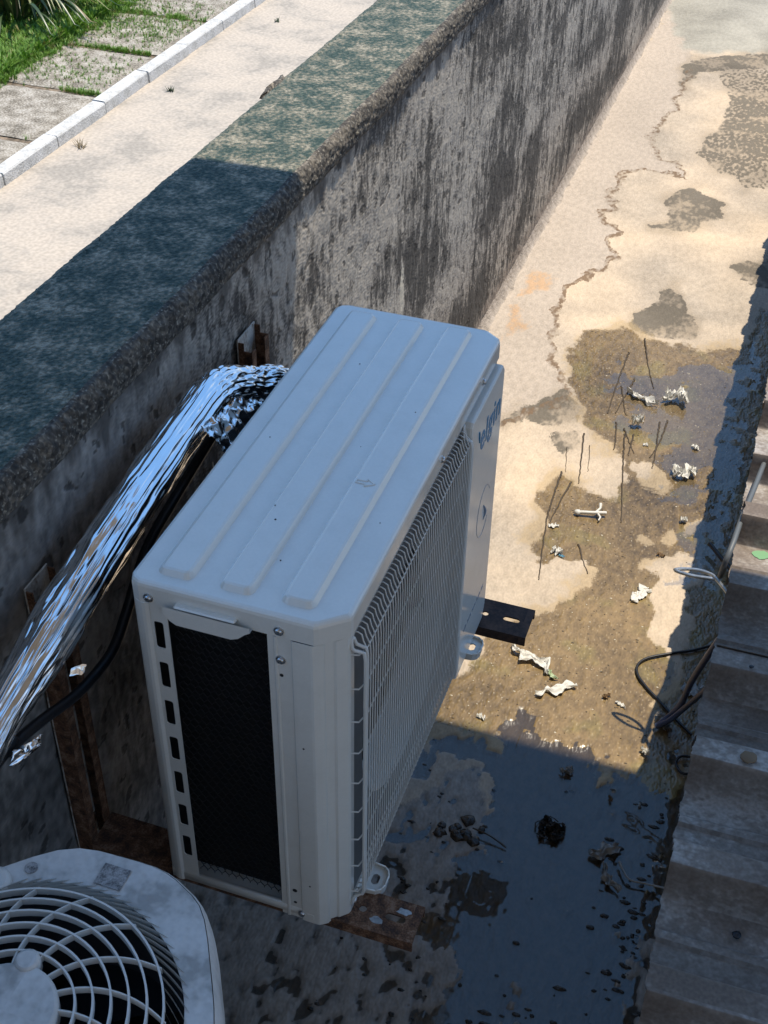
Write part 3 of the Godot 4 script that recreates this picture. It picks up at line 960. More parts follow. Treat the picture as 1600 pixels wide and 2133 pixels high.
	var pan := PackedVector2Array([Vector2(0.004, -0.001), Vector2(0.212, -0.001), Vector2(0.234, 0.010), Vector2(AD - 0.001, 0.034), Vector2(AD - 0.001, AW - 0.02), Vector2(AD - 0.02, AW - 0.001), Vector2(0.01, AW - 0.001), Vector2(0.001, AW - 0.01), Vector2(0.001, 0.004)])
	add_loft(st, pan, [[0.0, 0.001], [0.001, 0.0], [0.015, 0.0], [0.016, 0.001], [0.016, 0.006], [0.004, 0.006]], true, true, 2)
	var base := part(ac, "base_pan", done(st), M.paint)
	screw(base, Vector3(0.198, 0.007, 0.0018), Vector3.BACK)
	screw(base, Vector3(AD, 0.010, -0.040), Vector3.RIGHT)
	# four feet with slotted holes
	for q in [[AD - 0.004, 1.0, -0.085], [AD - 0.004, 1.0, -0.574], [0.004, -1.0, -0.085], [0.004, -1.0, -0.574]]:
		var tongue := PackedVector2Array([Vector2(0.0, -0.024), Vector2(0.026, -0.021), Vector2(0.033, -0.016), Vector2(0.036, -0.008), Vector2(0.036, 0.008), Vector2(0.033, 0.016), Vector2(0.026, 0.021), Vector2(0.0, 0.024)])
		var b := Basis(Vector3(q[1], 0, 0), Vector3(0, 0, -q[1]), Vector3(0, 1, 0))
		var foot := part(ac, "foot", plate(tongue, [rounded(0.014, -0.0085, 0.025, 0.0085, 0.005, 4)], 0.002), M.paint, Vector3(q[0], 0.004, q[2]), b)
		st = st_new()
		var rim := []
		for p in tongue:
			rim.append(p)
		for i in rim.size() - 1:
			var p0: Vector2 = rim[i]
			var p1: Vector2 = rim[i + 1]
			add_tube(st, [Vector3(p0.x, p0.y, 0.0), Vector3(p0.x, p0.y, 0.004), Vector3(p1.x, p1.y, 0.004), Vector3(p1.x, p1.y, 0.0)], 0.0016, 6)
			quad(st, Vector3(p0.x, p0.y, -0.010), Vector3(p1.x, p1.y, -0.010), Vector3(p1.x, p1.y, 0.004), Vector3(p0.x, p0.y, 0.004))
		part(foot, "rim", done(st), M.paint)
	# coil behind the open side and along the back
	part(ac, "coil", box(Vector3(0.014, 0.017, -0.030), Vector3(0.166, 0.516, -0.022)), M.coil)
	part(ac, "coil", box(Vector3(0.006, 0.017, -AW + 0.03), Vector3(0.014, 0.516, -0.022)), M.coil)
	part(ac, "end_wall", box(Vector3(0.002, 0.016, -AW + 0.001), Vector3(AD - 0.022, 0.519, -AW + 0.004), 0.0005), M.paint)
	# black plastic net over the open side
	st = st_new()
	var cell := 0.0105
	for row in 50:
		var y := 0.020 + row * 0.0100
		for k in 13:
			var x := 0.043 + k * cell + (0.5 * cell if row % 2 else 0.0)
			var bulge := -0.010 + 0.006 * sin(x * 40.0) * sin(y * 9.0)
			for d in [-0.5, 0.5]:
				var x2: float = x + d * cell
				if x > 0.169 or x2 > 0.169 or x2 < 0.041 or y + 0.01 > 0.519:
					continue
				add_tube(st, [Vector3(x, y, bulge), Vector3(x, y + 0.0035, bulge), Vector3(x2, y + 0.0100, bulge)], 0.00065, 3, false)
	part(ac, "guard_net", done(st), M.net)
	# front: back plate with a round mouth, fan, zinc strip
	var mouth := Vector2(0.272, 0.262)
	var plate_o := PackedVector2Array([Vector2(0.031, 0.012), Vector2(0.492, 0.012), Vector2(0.492, 0.518), Vector2(0.031, 0.518)])
	var turn := Basis(Vector3(0, 0, -1), Vector3(0, 1, 0), Vector3(1, 0, 0))
	var fp := part(ac, "front_plate", plate(plate_o, [disc(mouth, 0.192, 48)], 0.0012), M.grey_plate, Vector3(AD - 0.004, 0, 0), turn)
	st = st_new()
	for i in 48:
		var a := TAU * i / 48
		var b := TAU * (i + 1) / 48
		for q in [[0.192, 0.0, 0.187, -0.010], [0.187, -0.010, 0.186, -0.055]]:
			quad(st, Vector3(mouth.x + cos(a) * q[0], mouth.y + sin(a) * q[0], q[1]), Vector3(mouth.x + cos(b) * q[0], mouth.y + sin(b) * q[0], q[1]), Vector3(mouth.x + cos(b) * q[2], mouth.y + sin(b) * q[2], q[3]), Vector3(mouth.x + cos(a) * q[2], mouth.y + sin(a) * q[2], q[3]), 0)
	part(fp, "mouth_ring", done(st), M.paint)
	part(ac, "zinc_strip", box(Vector3(AD - 0.004, 0.505, -0.660), Vector3(AD - 0.0008, 0.5188, -0.036), 0.0008), M.zinc)
	st = st_new()
	add_tube(st, [Vector3(0.175, 0.262, -0.272), Vector3(0.222, 0.262, -0.272), Vector3(0.228, 0.262, -0.272)], [0.048, 0.048, 0.040], 24)
	var fan := part(ac, "fan", done(st), M.dark)
	for k in 3:
		var a0 := TAU * k / 3.0 + 0.4
		var blade := func(u: float, v: float) -> Vector3:
			var r := lerpf(0.045, 0.178, v)
			var a := a0 + (u - 0.5) * lerpf(1.0, 1.45, v) + 0.35 * v
			return Vector3(0.200 + (u - 0.5) * 0.055, 0.262 + sin(a) * r, -0.272 + cos(a) * r)
		part(fan, "blade", grid_mesh(8, 8, blade), M.dark)
	part(ac, "divider", box(Vector3(0.10, 0.017, -AW + 0.01), Vector3(0.11, 0.516, -0.035)), M.dark)
	# raised front cover at the far end, with the lettering
	st = st_new()
	var cov := PackedVector2Array([Vector2(0.484, 0.012), Vector2(0.492, 0.004), Vector2(0.650, 0.004), Vector2(0.662, 0.030), Vector2(0.662, 0.500), Vector2(0.652, 0.5105), Vector2(0.490, 0.5105), Vector2(0.484, 0.504)])
	add_loft(st, cov, [[AD - 0.006, 0.0], [AD + 0.0085, 0.0], [AD + 0.0112, 0.0010], [AD + 0.0122, 0.0030]], true, false, -1)
	# the loft's height axis becomes x, its plane (length, height)
	var up_x := Basis(Vector3(0, 0, -1), Vector3(1, 0, 0), Vector3(0, -1, 0))
	var cover := part(ac, "front_cover", done(st), M.gloss, Vector3.ZERO, up_x)
	part(ac, "far_corner", bent(PackedVector2Array([Vector2(AD - 0.0008, -0.655), Vector2(AD - 0.0008, -0.660), Vector2(AD - 0.018, -AW + 0.001), Vector2(AD - 0.03, -AW + 0.001)]), 0.004, 0.518, 0.001), M.paint)
	var text := TextMesh.new()
	text.text = "elgin"
	var font := SystemFont.new()
	font.font_names = PackedStringArray(["Droid Sans"])
	font.font_weight = 700
	text.font = font
	text.font_size = 64
	text.pixel_size = 0.00073
	text.depth = 0.0004
	text.horizontal_alignment = HORIZONTAL_ALIGNMENT_CENTER
	part(cover, "lettering", text, M.blue_print, Vector3.ZERO).transform = Transform3D(up_x.inverse() * Basis(Vector3(0, 0, -1.04), Vector3(0, 1.15, 0), Vector3(1, 0, 0)), up_x.inverse() * Vector3(AD + 0.0125, 0.447, -0.594))
	var tick := st_new()
	add_tube(tick, [Vector3(AD + 0.0126, 0.472, -0.526), Vector3(AD + 0.0126, 0.462, -0.527), Vector3(AD + 0.0126, 0.450, -0.531)], [0.0012, 0.0018, 0.0008], 6)
	part(cover, "lettering_stroke", done(tick), M.blue_print).transform = Transform3D(up_x.inverse(), Vector3.ZERO)
	# round mark and the faint row of small print
	st = st_new()
	var ring := []
	for i in 33:
		var a := TAU * i / 32 + 0.5
		ring.append(Vector3(AD + 0.0124, 0.282 + sin(a) * 0.046, -0.590 - cos(a) * 0.036))
	add_tube(st, ring.slice(0, 27), 0.00035, 4)
	var leaf := []
	for i in 9:
		leaf.append(Vector3(AD + 0.0124, 0.262 + i * 0.004, -0.594 - 0.006 * sin(i * 0.5)))
	add_tube(st, leaf, [0.0006, 0.0015, 0.0025, 0.003, 0.003, 0.0025, 0.002, 0.0015, 0.0006], 6)
	var mark := part(cover, "round_mark", done(st), M.grey_print)
	mark.transform = Transform3D(up_x.inverse(), Vector3.ZERO)
	st = st_new()
	for k in 26:
		var z := -0.520 - k * 0.0046
		if k % 6 != 4:
			add_box(st, Vector3(AD + 0.0121, 0.088, z), Vector3(AD + 0.0125, 0.0925 + (k * 7 % 3) * 0.0012, z + 0.0028))
	part(cover, "small_print", done(st), M.grey_print).transform = Transform3D(up_x.inverse(), Vector3.ZERO)
	grille(ac)

func grille(ac: Node3D) -> void:
	var g := Node3D.new()
	g.name = "grille"
	ac.add_child(g)
	var x0 := AD - 0.002
	var x1 := AD + 0.0150
	var up := [Vector3(x0, 0.508, 0), Vector3(x0 + 0.004, 0.509, 0), Vector3(x0 + 0.009, 0.5065, 0), Vector3(x1 - 0.006, 0.4975, 0), Vector3(x1 - 0.0012, 0.486, 0), Vector3(x1, 0.470, 0), Vector3(x1, 0.25, 0), Vector3(x1, 0.058, 0), Vector3(x1 - 0.0012, 0.040, 0), Vector3(x1 - 0.006, 0.028, 0), Vector3(x0 + 0.008, 0.0185, 0), Vector3(x0, 0.017, 0)]
	var wire := tube(up, 0.00095, 6)
	for k in 48:
		part(g, "wire", wire, M.wire, Vector3(0, 0, -0.0455 - 0.00895 * k))
	# cross wires lie behind the uprights; their ends turn back to the plate
	for k in 9:
		var y := 0.485 - 0.0555 * k
		var z0 := -0.044
		var z1 := -0.470
		part(g, "cross_wire", tube([Vector3(x0, y, z0 + 0.013), Vector3(x0 + 0.010, y, z0 + 0.010), Vector3(x1 - 0.005, y, z0 + 0.003), Vector3(x1 - 0.0024, y, z0 - 0.006), Vector3(x1 - 0.0024, y, z1 + 0.004), Vector3(x1 - 0.008, y, z1 - 0.004), Vector3(x0, y, z1 - 0.008)], 0.0012, 6), M.wire)
	# edge wires with the screw eyes
	for q in [-0.0360, -0.4775]:
		var s := 1.0 if q > -0.2 else -1.0
		for f in [1.0, -1.0]:
			var eye := func(y: float) -> float:
				return y if f > 0 else 0.522 - y
			part(g, "screw_eye", tube(curve([Vector3(x1, 0.40 if f > 0 else 0.122, q), Vector3(x1, eye.call(0.478), q), Vector3(x1 - 0.004, eye.call(0.488), q), Vector3(x0 + 0.006, eye.call(0.492), q + 0.004 * s), Vector3(x0 + 0.003, eye.call(0.500), q + 0.007 * s), Vector3(x0 + 0.002, eye.call(0.509), q + 0.0045 * s), Vector3(x0 + 0.003, eye.call(0.507), q - 0.0005 * s), Vector3(x0 + 0.005, eye.call(0.496), q - 0.0035 * s), Vector3(x1 - 0.004, eye.call(0.491), q - 0.006 * s), Vector3(x1, eye.call(0.482), q - 0.006 * s), Vector3(x1, 0.40 if f > 0 else 0.122, q - 0.006 * s)], 0.004), 0.0022, 8), M.wire)
		part(g, "edge_wire", tube([Vector3(x1, 0.41, q), Vector3(x1, 0.112, q)], 0.0020, 6), M.wire)
		part(g, "edge_wire", tube([Vector3(x1, 0.41, q - 0.006 * s), Vector3(x1, 0.112, q - 0.006 * s)], 0.0020, 6), M.wire)

# ---------------------------------------------------------------- brackets, foil duct, hose
func bracket(z0: float, z1: float, label: String, near: bool) -> void:
	# z0 is the side nearer the camera; an upright channel on the wall and an arm with bolt holes
	var b := thing("wall_bracket", label, "bracket", Vector3(0, AY, (z0 + z1) * 0.5), "brackets that carry the white condenser")
	var h := (z0 - z1) * 0.5
	var top := 0.878 - AY
	var st := st_new()
	add_box(st, Vector3(0.004, -0.045, -h), Vector3(0.0065, top, h), 0.0005)
	part(b, "web", done(st), M.old_paint)
	for s in [1.0, -1.0]:
		st = st_new()
		var zc: float = h * s
		# flange with a slanted upper end
		var lo := minf(zc, zc - 0.0025 * s)
		var hi := maxf(zc, zc - 0.0025 * s)
		add_box(st, Vector3(0.0065, -0.045, lo), Vector3(0.030, top - 0.018, hi), 0.0004)
		add_box(st, Vector3(0.0065, top - 0.018, lo), Vector3(0.016, top - 0.004, hi), 0.0004)
		add_box(st, Vector3(0.0275, -0.045, minf(zc - 0.0025 * s, zc - 0.016 * s)), Vector3(0.030, top - 0.018, maxf(zc - 0.0025 * s, zc - 0.016 * s)), 0.0004)
		part(b, "flange", done(st), M.rust)
	# arm: flat top with lips turned down
	var holes := []
	var wide := h + 0.004
	for q in [[0.432, 0.0055, 0.0], [0.392, 0.0045, 0.0]]:
		holes.append(disc(Vector2(q[0], q[2]), q[1], 16))
	holes.append(rounded(0.464, -0.0055, 0.493, 0.0055, 0.0053, 5))
	var arm_o := PackedVector2Array([Vector2(0.031, -wide), Vector2(0.512, -wide), Vector2(0.512, wide), Vector2(0.031, wide)])
	var flat := Basis(Vector3(1, 0, 0), Vector3(0, 0, -1), Vector3(0, 1, 0))
	var arm := part(b, "arm", plate(arm_o, holes, 0.003), M.rust if near else M.brown_steel, Vector3(0, -0.0005, 0), flat)
	st = st_new()
	for s in [-1.0, 1.0]:
		add_box(st, Vector3(0.031, minf(s * wide, s * (wide - 0.003)), -0.020), Vector3(0.512, maxf(s * wide, s * (wide - 0.003)), -0.0031), 0.0005)
	part(arm, "lip", done(st), M.rust if near else M.brown_steel)
	if near:
		# two patches of zinc and old paint near the bolt slot
		for q in [Vector2(0.455, -0.012), Vector2(0.486, 0.013)]:
			st = st_new()
			var o := PackedVector2Array()
			for i in 12:
				var a := TAU * i / 12
				o.append(q + Vector2(cos(a) * 0.011, sin(a) * 0.006) * rng.randf_range(0.6, 1.1))
			part(arm, "paint_patch", plate(o, [], 0.0004), M.zinc, Vector3(0, 0, 0.0006))

func foil_duct() -> void:
	var d := thing("foil_duct", "shiny crinkled aluminium foil sleeve around the pipes along the wall", "pipe", Vector3(0.07, 0.80, 0))
	var o := d.position
	var centre := curve([Vector3(0.140, 0.66, -0.60), Vector3(0.138, 0.76, -0.595), Vector3(0.134, 0.832, -0.575), Vector3(0.117, 0.875, -0.542), Vector3(0.092, 0.896, -0.495), Vector3(0.070, 0.926, -0.430), Vector3(0.066, 0.920, -0.340), Vector3(0.067, 0.913, -0.250), Vector3(0.068, 0.900, -0.140), Vector3(0.070, 0.886, -0.040), Vector3(0.072, 0.871, 0.050), Vector3(0.073, 0.856, 0.130), Vector3(0.074, 0.838, 0.220), Vector3(0.076, 0.818, 0.32), Vector3(0.078, 0.80, 0.5), Vector3(0.08, 0.80, 1.29)], 0.004)
	var f := FastNoiseLite.new()
	f.seed = 5
	f.frequency = 1.0
	f.fractal_octaves = 3
	var ridge := FastNoiseLite.new()
	ridge.seed = 9
	ridge.noise_type = FastNoiseLite.TYPE_SIMPLEX
	ridge.fractal_type = FastNoiseLite.FRACTAL_RIDGED
	ridge.fractal_octaves = 2
	ridge.frequency = 1.0
	var facet := FastNoiseLite.new()
	facet.seed = 31
	facet.noise_type = FastNoiseLite.TYPE_CELLULAR
	facet.cellular_return_type = FastNoiseLite.RETURN_DISTANCE
	facet.fractal_type = FastNoiseLite.FRACTAL_NONE
	facet.frequency = 1.0
	var n := centre.size()
	var sides := 180
	var frames := []
	var side := Vector3.RIGHT
	for i in n:
		var t: Vector3 = (centre[mini(i + 1, n - 1)] - centre[maxi(i - 1, 0)]).normalized()
		side = (side - t * side.dot(t)).normalized()
		frames.append([t, side, t.cross(side)])
	var at := func(u: float, v: float) -> Vector3:
		var i := clampi(int(round(v * (n - 1))), 0, n - 1)
		var a := u * TAU
		var z: float = centre[i].z
		var fr: Array = frames[i]
		var r := 0.0285 + 0.0035 * step01(-0.45, -0.10, z) - 0.006 * step01(0.02, 0.16, z)
		if z > 0.16:
			r += 0.006 * step01(0.16, 0.26, z)
		# long folds that run with the pipe, short ones where it bends
		var bend := step01(-0.36, -0.46, z)
		var c := Vector2(cos(a), sin(a))
		# flat facets with sharp creases, drawn out along the pipe
		var fold := 1.5 * facet.get_noise_3d(c.x * 1.25, c.y * 1.25, z * 11.0) + 0.6 * facet.get_noise_3d(c.x * 2.8 + 5.0, c.y * 2.8, z * 30.0)
		fold += 0.7 * ridge.get_noise_3d(c.x * 2.4, c.y * 2.4, z * 2.2 + 3.0)
		var crush := ridge.get_noise_3d(c.x * 2.2, c.y * 2.2, z * 34.0) + 0.6 * f.get_noise_3d(c.x * 4.0, c.y * 4.0, z * 90.0)
		r += 0.0024 * fold * (1.0 - 0.5 * bend) + 0.0034 * crush * bend + 0.003 * f.get_noise_3d(c.x, c.y, z * 9.0)
		return centre[i] - o + (fr[1] * c.x + fr[2] * c.y) * r
	part(d, "foil_sleeve", grid_mesh(sides, n - 1, func(u: float, v: float) -> Vector3: return at.call(1.0 - u, v)), M.foil_crushed)
	# the loose lap of foil hanging off the sleeve at the bend
	var g := FastNoiseLite.new()
	g.seed = 23
	g.frequency = 1.0
	g.fractal_octaves = 3
	var flap := func(u: float, v: float) -> Vector3:
		# hangs from the sleeve's upper right side, leaning out, its hem ragged
		var z := lerpf(-0.53, -0.335, v)
		var sway := 1.0 + 0.25 * g.get_noise_1d(v * 7.0 + 30.0)
		var x := 0.088 + 0.052 * u * sway + 0.016 * (1.0 - v) + 0.006 * g.get_noise_2d(u * 2.5, v * 7.0) + 0.0025 * g.get_noise_2d(u * 8.0, v * 30.0)
		var y := 0.928 - 0.052 * u * u - 0.030 * u - 0.025 * (1.0 - v) + 0.008 * g.get_noise_2d(u * 4.0 + 9.0, v * 11.0) + 0.003 * g.get_noise_2d(u * 9.0, v * 34.0)
		return Vector3(x, y, z + 0.01 * u * sin(v * 9.0)) - o
	part(d, "loose_lap", grid_mesh(30, 60, flap), M.foil_crushed)
	# a torn end below the frame's edge
	var torn := func(u: float, v: float) -> Vector3:
		return Vector3(0.088 + 0.018 * u, 0.811 - 0.020 * v * (1.0 - 0.5 * u) + 0.010 * g.get_noise_2d(u * 6.0, v * 6.0), 0.165 - 0.032 * u + 0.012 * v + 0.012 * g.get_noise_2d(u * 5.0 + 4.0, v * 5.0)) - o
	part(d, "torn_end", grid_mesh(7, 7, torn), M.foil_crushed)
	var tab := func(u: float, v: float) -> Vector3:
		return Vector3(0.100 + 0.012 * u, 0.838 - 0.010 * v + 0.006 * g.get_noise_2d(u * 6.0 + 20.0, v * 6.0), 0.052 - 0.014 * u + 0.006 * v) - o
	part(d, "torn_tab", grid_mesh(4, 4, tab), M.foil_crushed)
	# hanging wire tie
	part(d, "wire_tie", tube(curve([Vector3(0.10, 0.868, -0.34) - o, Vector3(0.107, 0.852, -0.33) - o, Vector3(0.108, 0.830, -0.326) - o], 0.004), 0.0009, 5), M.wire)
	# valve at the back of the condenser, where the pipes end
	var v := thing("service_valve", "dark pipe valve low behind the condenser, under the foil bend", "valve", Vector3(0.150, 0.70, -0.545))
	part(v, "body", tube([Vector3(-0.012, 0.09, 0.0), Vector3(0.0105, 0.09, 0.0)], 0.022, 14), M.rubber)
	part(v, "bolt", tube([Vector3(0, 0.02, 0), Vector3(0, 0.10, 0)], 0.009, 6), M.zinc)
	single("drain_hose", "black rubber hose sagging under the foil sleeve", "hose", tube(curve([Vector3(0.075, 0.872, -0.40), Vector3(0.070, 0.845, -0.30), Vector3(0.066, 0.820, -0.215), Vector3(0.064, 0.790, -0.172), Vector3(0.062, 0.752, -0.135), Vector3(0.062, 0.722, -0.085), Vector3(0.062, 0.729, -0.005), Vector3(0.064, 0.765, 0.085), Vector3(0.07, 0.790, 0.150), Vector3(0.073, 0.80, 0.25), Vector3(0.075, 0.80, 1.29)], 0.01), 0.0072, 12), M.rubber)

# ---------------------------------------------------------------- second condenser, blowing upwards
func fan_condenser() -> void:
	var c := thing("fan_condenser", "older pale condenser unit with a round slatted fan guard on its top", "air conditioner", Vector3(0.256, 0.0, 0.436))
	var y := 0.80
	# an eight-sided cover with softened corners
	var corners := [Vector2(0.057, 0.197), Vector2(-0.050, 0.193), Vector2(-0.152, 0.095), Vector2(-0.186, 0.0), Vector2(-0.168, -0.105), Vector2(-0.060, -0.197), Vector2(0.060, -0.197), Vector2(0.160, -0.110), Vector2(0.198, 0.0), Vector2(0.182, 0.058), Vector2(0.118, 0.168)]
	var o := PackedVector2Array()
	for i in corners.size():
		var p: Vector2 = corners[i]
		var q0: Vector2 = p.lerp(corners[(i + corners.size() - 1) % corners.size()], 0.30)
		var q1: Vector2 = p.lerp(corners[(i + 1) % corners.size()], 0.30)
		for k in 4:
			var t := k / 3.0
			o.append(q0.lerp(p, t).lerp(p.lerp(q1, t), t))
	var st := st_new()
	add_loft(st, inset(o, 0.012), [[0.0, 0.0], [y - 0.06, 0.0]], false, false, 0)
	part(c, "casing", done(st), M.cover)
	st = st_new()
	# cover: rim and flat with a round mouth
	add_loft(st, o, [[y - 0.055, -0.004], [y - 0.045, -0.005], [y - 0.020, -0.003], [y - 0.005, 0.0], [y - 0.0005, 0.003]], false, false, 0)
	var top := inset(o, 0.004)
	part(c, "cover_rim", done(st), M.cover)
	var flat := Basis(Vector3(1, 0, 0), Vector3(0, 0, -1), Vector3(0, 1, 0))
	part(c, "cover", plate(top, [disc(Vector2(0.002, -0.014), 0.161, 64)], 0.003), M.cover, Vector3(0, y + 0.0005, 0), flat)
	part(c, "recessed_badge", box(Vector3(-0.003, y + 0.0012, -0.179), Vector3(0.027, y + 0.0020, -0.153), 0.0003), M.badge)
	for q in [Vector2(-0.072, -0.148)]:
		part(c, "dimple", tube([Vector3(q.x, y + 0.0008, q.y), Vector3(q.x, y + 0.0016, q.y)], 0.007, 14), M.badge)
		part(c, "screw_lug", tube([Vector3(-0.098, y - 0.002, -0.118), Vector3(-0.098, y + 0.006, -0.118), Vector3(-0.098, y + 0.008, -0.118)], [0.019, 0.018, 0.014], 18), M.guard)
	# guard: rings, curved spokes, slanted fins round the rim, hub
	var g := Node3D.new()
	g.name = "fan_guard"
	g.position = Vector3(0.002, y, 0.014)
	c.add_child(g)
	var dome := func(r: float) -> float:
		return 0.026 * (1.0 - pow(r / 0.165, 3.0)) + 0.006
	var radii := [0.064, 0.080, 0.096, 0.112, 0.128, 0.143]
	for r in radii:
		st = st_new()
		var k := 72
		for i in k:
			var a := TAU * i / k
			var b := TAU * (i + 1) / k
			var h: float = dome.call(r)
			for q in [[-0.0010, h - 0.009, -0.0010, h], [-0.0010, h, 0.0010, h], [0.0010, h, 0.0010, h - 0.009]]:
				quad(st, Vector3(cos(a) * (r + q[0]), q[1], -sin(a) * (r + q[0])), Vector3(cos(a) * (r + q[2]), q[3], -sin(a) * (r + q[2])), Vector3(cos(b) * (r + q[2]), q[3], -sin(b) * (r + q[2])), Vector3(cos(b) * (r + q[0]), q[1], -sin(b) * (r + q[0])))
		part(g, "ring", done(st), M.guard)
	var spoke := func(u: float, v: float) -> Vector3:
		# a thin upright blade that leans and sweeps as it goes out
		var r := lerpf(0.046, 0.146, u)
		var a := -0.45 * pow((r - 0.046) / 0.1, 1.3)
		var h: float = dome.call(r)
		var across := (0.0011 if v < 0.34 else (-0.0011 if v > 0.66 else 0.0))
		var low := 0.009 if (v < 0.01 or v > 0.99) else 0.001
		return Vector3(cos(a) * r - sin(a) * across, h - low, -sin(a) * r - cos(a) * across)
	var spoke_mesh := grid_mesh(14, 4, spoke)
	for i in 16:
		part(g, "spoke", spoke_mesh, M.guard, Vector3.ZERO, Basis(Vector3.UP, TAU * i / 16))
	var fin := func(u: float, v: float) -> Vector3:
		var r := lerpf(0.142, 0.1655, u)
		var a := -0.26 * u
		return Vector3(cos(a) * r, lerpf(dome.call(0.143), 0.001, u) - 0.010 * v, -sin(a) * r - 0.003 * v)
	var fin_mesh := grid_mesh(5, 2, fin)
	for i in 72:
		part(g, "fin", fin_mesh, M.guard, Vector3.ZERO, Basis(Vector3.UP, TAU * i / 72))
	st = st_new()
	var hub := disc(Vector2.ZERO, 0.050, 40)
	add_loft(st, hub, [[0.016, 0.0], [0.0300, 0.0], [0.0325, 0.0012], [0.0335, 0.004]], true, false, 0)
	var hub_part := part(g, "hub", done(st), M.cover)
	for i in 3:
		var a := TAU * i / 3 + 1.68
		var p := Vector3(cos(a) * 0.052, 0, -sin(a) * 0.052)
		part(hub_part, "lug", tube([p + Vector3(0, 0.020, 0), p + Vector3(0, 0.0345, 0), p + Vector3(0, 0.036, 0)], [0.0125, 0.0118, 0.009], 18), M.cover)
	# dark well and the fan in it
	st = st_new()
	add_loft(st, disc(Vector2(0.002, -0.014), 0.161, 48), [[y - 0.30, 0.0], [y - 0.0035, 0.0]], false, true, 0)
	part(c, "fan_well", done(st), M.well)
	var fan := part(c, "fan", tube([Vector3(0, y - 0.16, 0), Vector3(0, y - 0.085, 0), Vector3(0, y - 0.08, 0)], [0.045, 0.045, 0.036], 24), M.dark)
	for k in 4:
		var a0 := TAU * k / 4.0
		var blade := func(u: float, v: float) -> Vector3:
			var r := lerpf(0.042, 0.152, v)
			var a := a0 + (u - 0.5) * 1.1 + 0.3 * v
			return Vector3(cos(a) * r, y - 0.12 + (u - 0.5) * 0.06, sin(a) * r)
		part(fan, "blade", grid_mesh(8, 6, blade), M.rubber)
	part(c, "pipe_stub", tube([Vector3(0.18, 0.30, -0.05), Vector3(0.235, 0.30, -0.07)], 0.020, 12), M.rubber)

# ---------------------------------------------------------------- parapet, terrace, roof
func parapet() -> void:
	var w := thing("parapet_wall", "long mould-streaked concrete parapet with a worn green painted top", "wall", Vector3(0, 0, -2.8))
	var o := w.position
	var f := FastNoiseLite.new()
	f.seed = 17
	f.frequency = 1.0
	f.fractal_octaves = 4
	# inner face, slightly uneven; uv follow the wall texture (z 1.2 to -6.8, y 0 to 1.05)
	var face := func(u: float, v: float) -> Vector3:
		var z := lerpf(3.2, -9.0, u)
		var y := lerpf(-0.02, 1.0, v)
		return Vector3(0.0035 * f.get_noise_2d(z * 5.0, y * 5.0) + 0.0022 * f.get_noise_2d(z * 28.0, y * 9.0), y, z) - o
	var uv := func(p: Vector3) -> Vector2:
		return Vector2((1.2 - p.z - o.z) / 8.0, 1.0 - p.y / 1.05)
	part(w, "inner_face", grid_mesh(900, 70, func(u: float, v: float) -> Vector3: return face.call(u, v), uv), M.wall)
	# core and outer face
	part(w, "core", box(Vector3(-0.19, -3.2, -9.0) - o, Vector3(-0.006, 1.0, 3.2) - o), M.coping_side)
	# coping: rough cast top that spills over both edges
	var n := FastNoiseLite.new()
	n.seed = 29
	n.frequency = 1.0
	n.fractal_octaves = 3
	var section := [Vector2(-0.006, 0.992), Vector2(0.004, 0.990), Vector2(0.0085, 1.000), Vector2(0.0095, 1.012), Vector2(0.009, 1.024), Vector2(0.006, 1.034), Vector2(0.000, 1.0405), Vector2(-0.010, 1.0425), Vector2(-0.05, 1.0425), Vector2(-0.10, 1.042), Vector2(-0.15, 1.0415), Vector2(-0.188, 1.0405), Vector2(-0.198, 1.036), Vector2(-0.203, 1.024), Vector2(-0.201, 1.005), Vector2(-0.190, 0.99)]
	var fine := []
	for i in section.size() - 1:
		var m := 3 if section[i].distance_to(section[i + 1]) < 0.02 else 6
		for k in m:
			fine.append(section[i].lerp(section[i + 1], float(k) / m))
	fine.append(section[-1])
	var cut := func(lo: int, hi: int) -> ArrayMesh:
		return grid_mesh(2400, hi - lo, func(u: float, v: float) -> Vector3:
			var z := 1.35 - 10.35 * pow(u, 1.5) if u > 0.004 else 3.2
			var k := lo + int(round(v * (hi - lo)))
			var s: Vector2 = fine[k]
			var side := clampf(1.0 - absf(k - 10.0) / 14.0, 0.0, 1.0)
			var rough := 0.0011 + 0.0042 * side
			if s.x < -0.18:
				rough = 0.005
			var a := n.get_noise_3d(z * 85.0, s.y * 85.0, s.x * 85.0)
			var b := n.get_noise_3d(z * 190.0 + 40.0, s.y * 190.0, s.x * 190.0)
			var wander := 0.004 * n.get_noise_1d(z * 4.0) * (1.0 if s.x > -0.1 else -1.0)
			return Vector3(s.x + (a + 0.6 * b) * rough + wander, s.y + (b * 0.6 + a * 0.5) * rough, z) - o)
	part(w, "coping_edge", cut.call(0, 20), M.coping_side)
	part(w, "coping_top", cut.call(20, fine.size() - 1), M.coping)
	# mortar fillet along the foot
	part(w, "fillet", grid_mesh(500, 6, func(u: float, v: float) -> Vector3:
		var z := lerpf(1.3, -9.0, u)
		var r := 0.030 + 0.008 * f.get_noise_1d(z * 3.0)
		return Vector3(lerpf(r * 1.1, 0.001, sqrt(v)) , 0.002 + 0.036 * pow(v, 1.7) + 0.003 * f.get_noise_2d(z * 20.0, v * 2.0), z) - o), M.fillet)
	# a chunk of render lifting at the outer edge
	part(w, "loose_flake", lump_mesh(0.03, 0.35, 41, 0.8), M.coping_side, Vector3(-0.203, 1.028, -1.30) - o, Basis.IDENTITY.scaled(Vector3(0.35, 1.0, 2.2)))

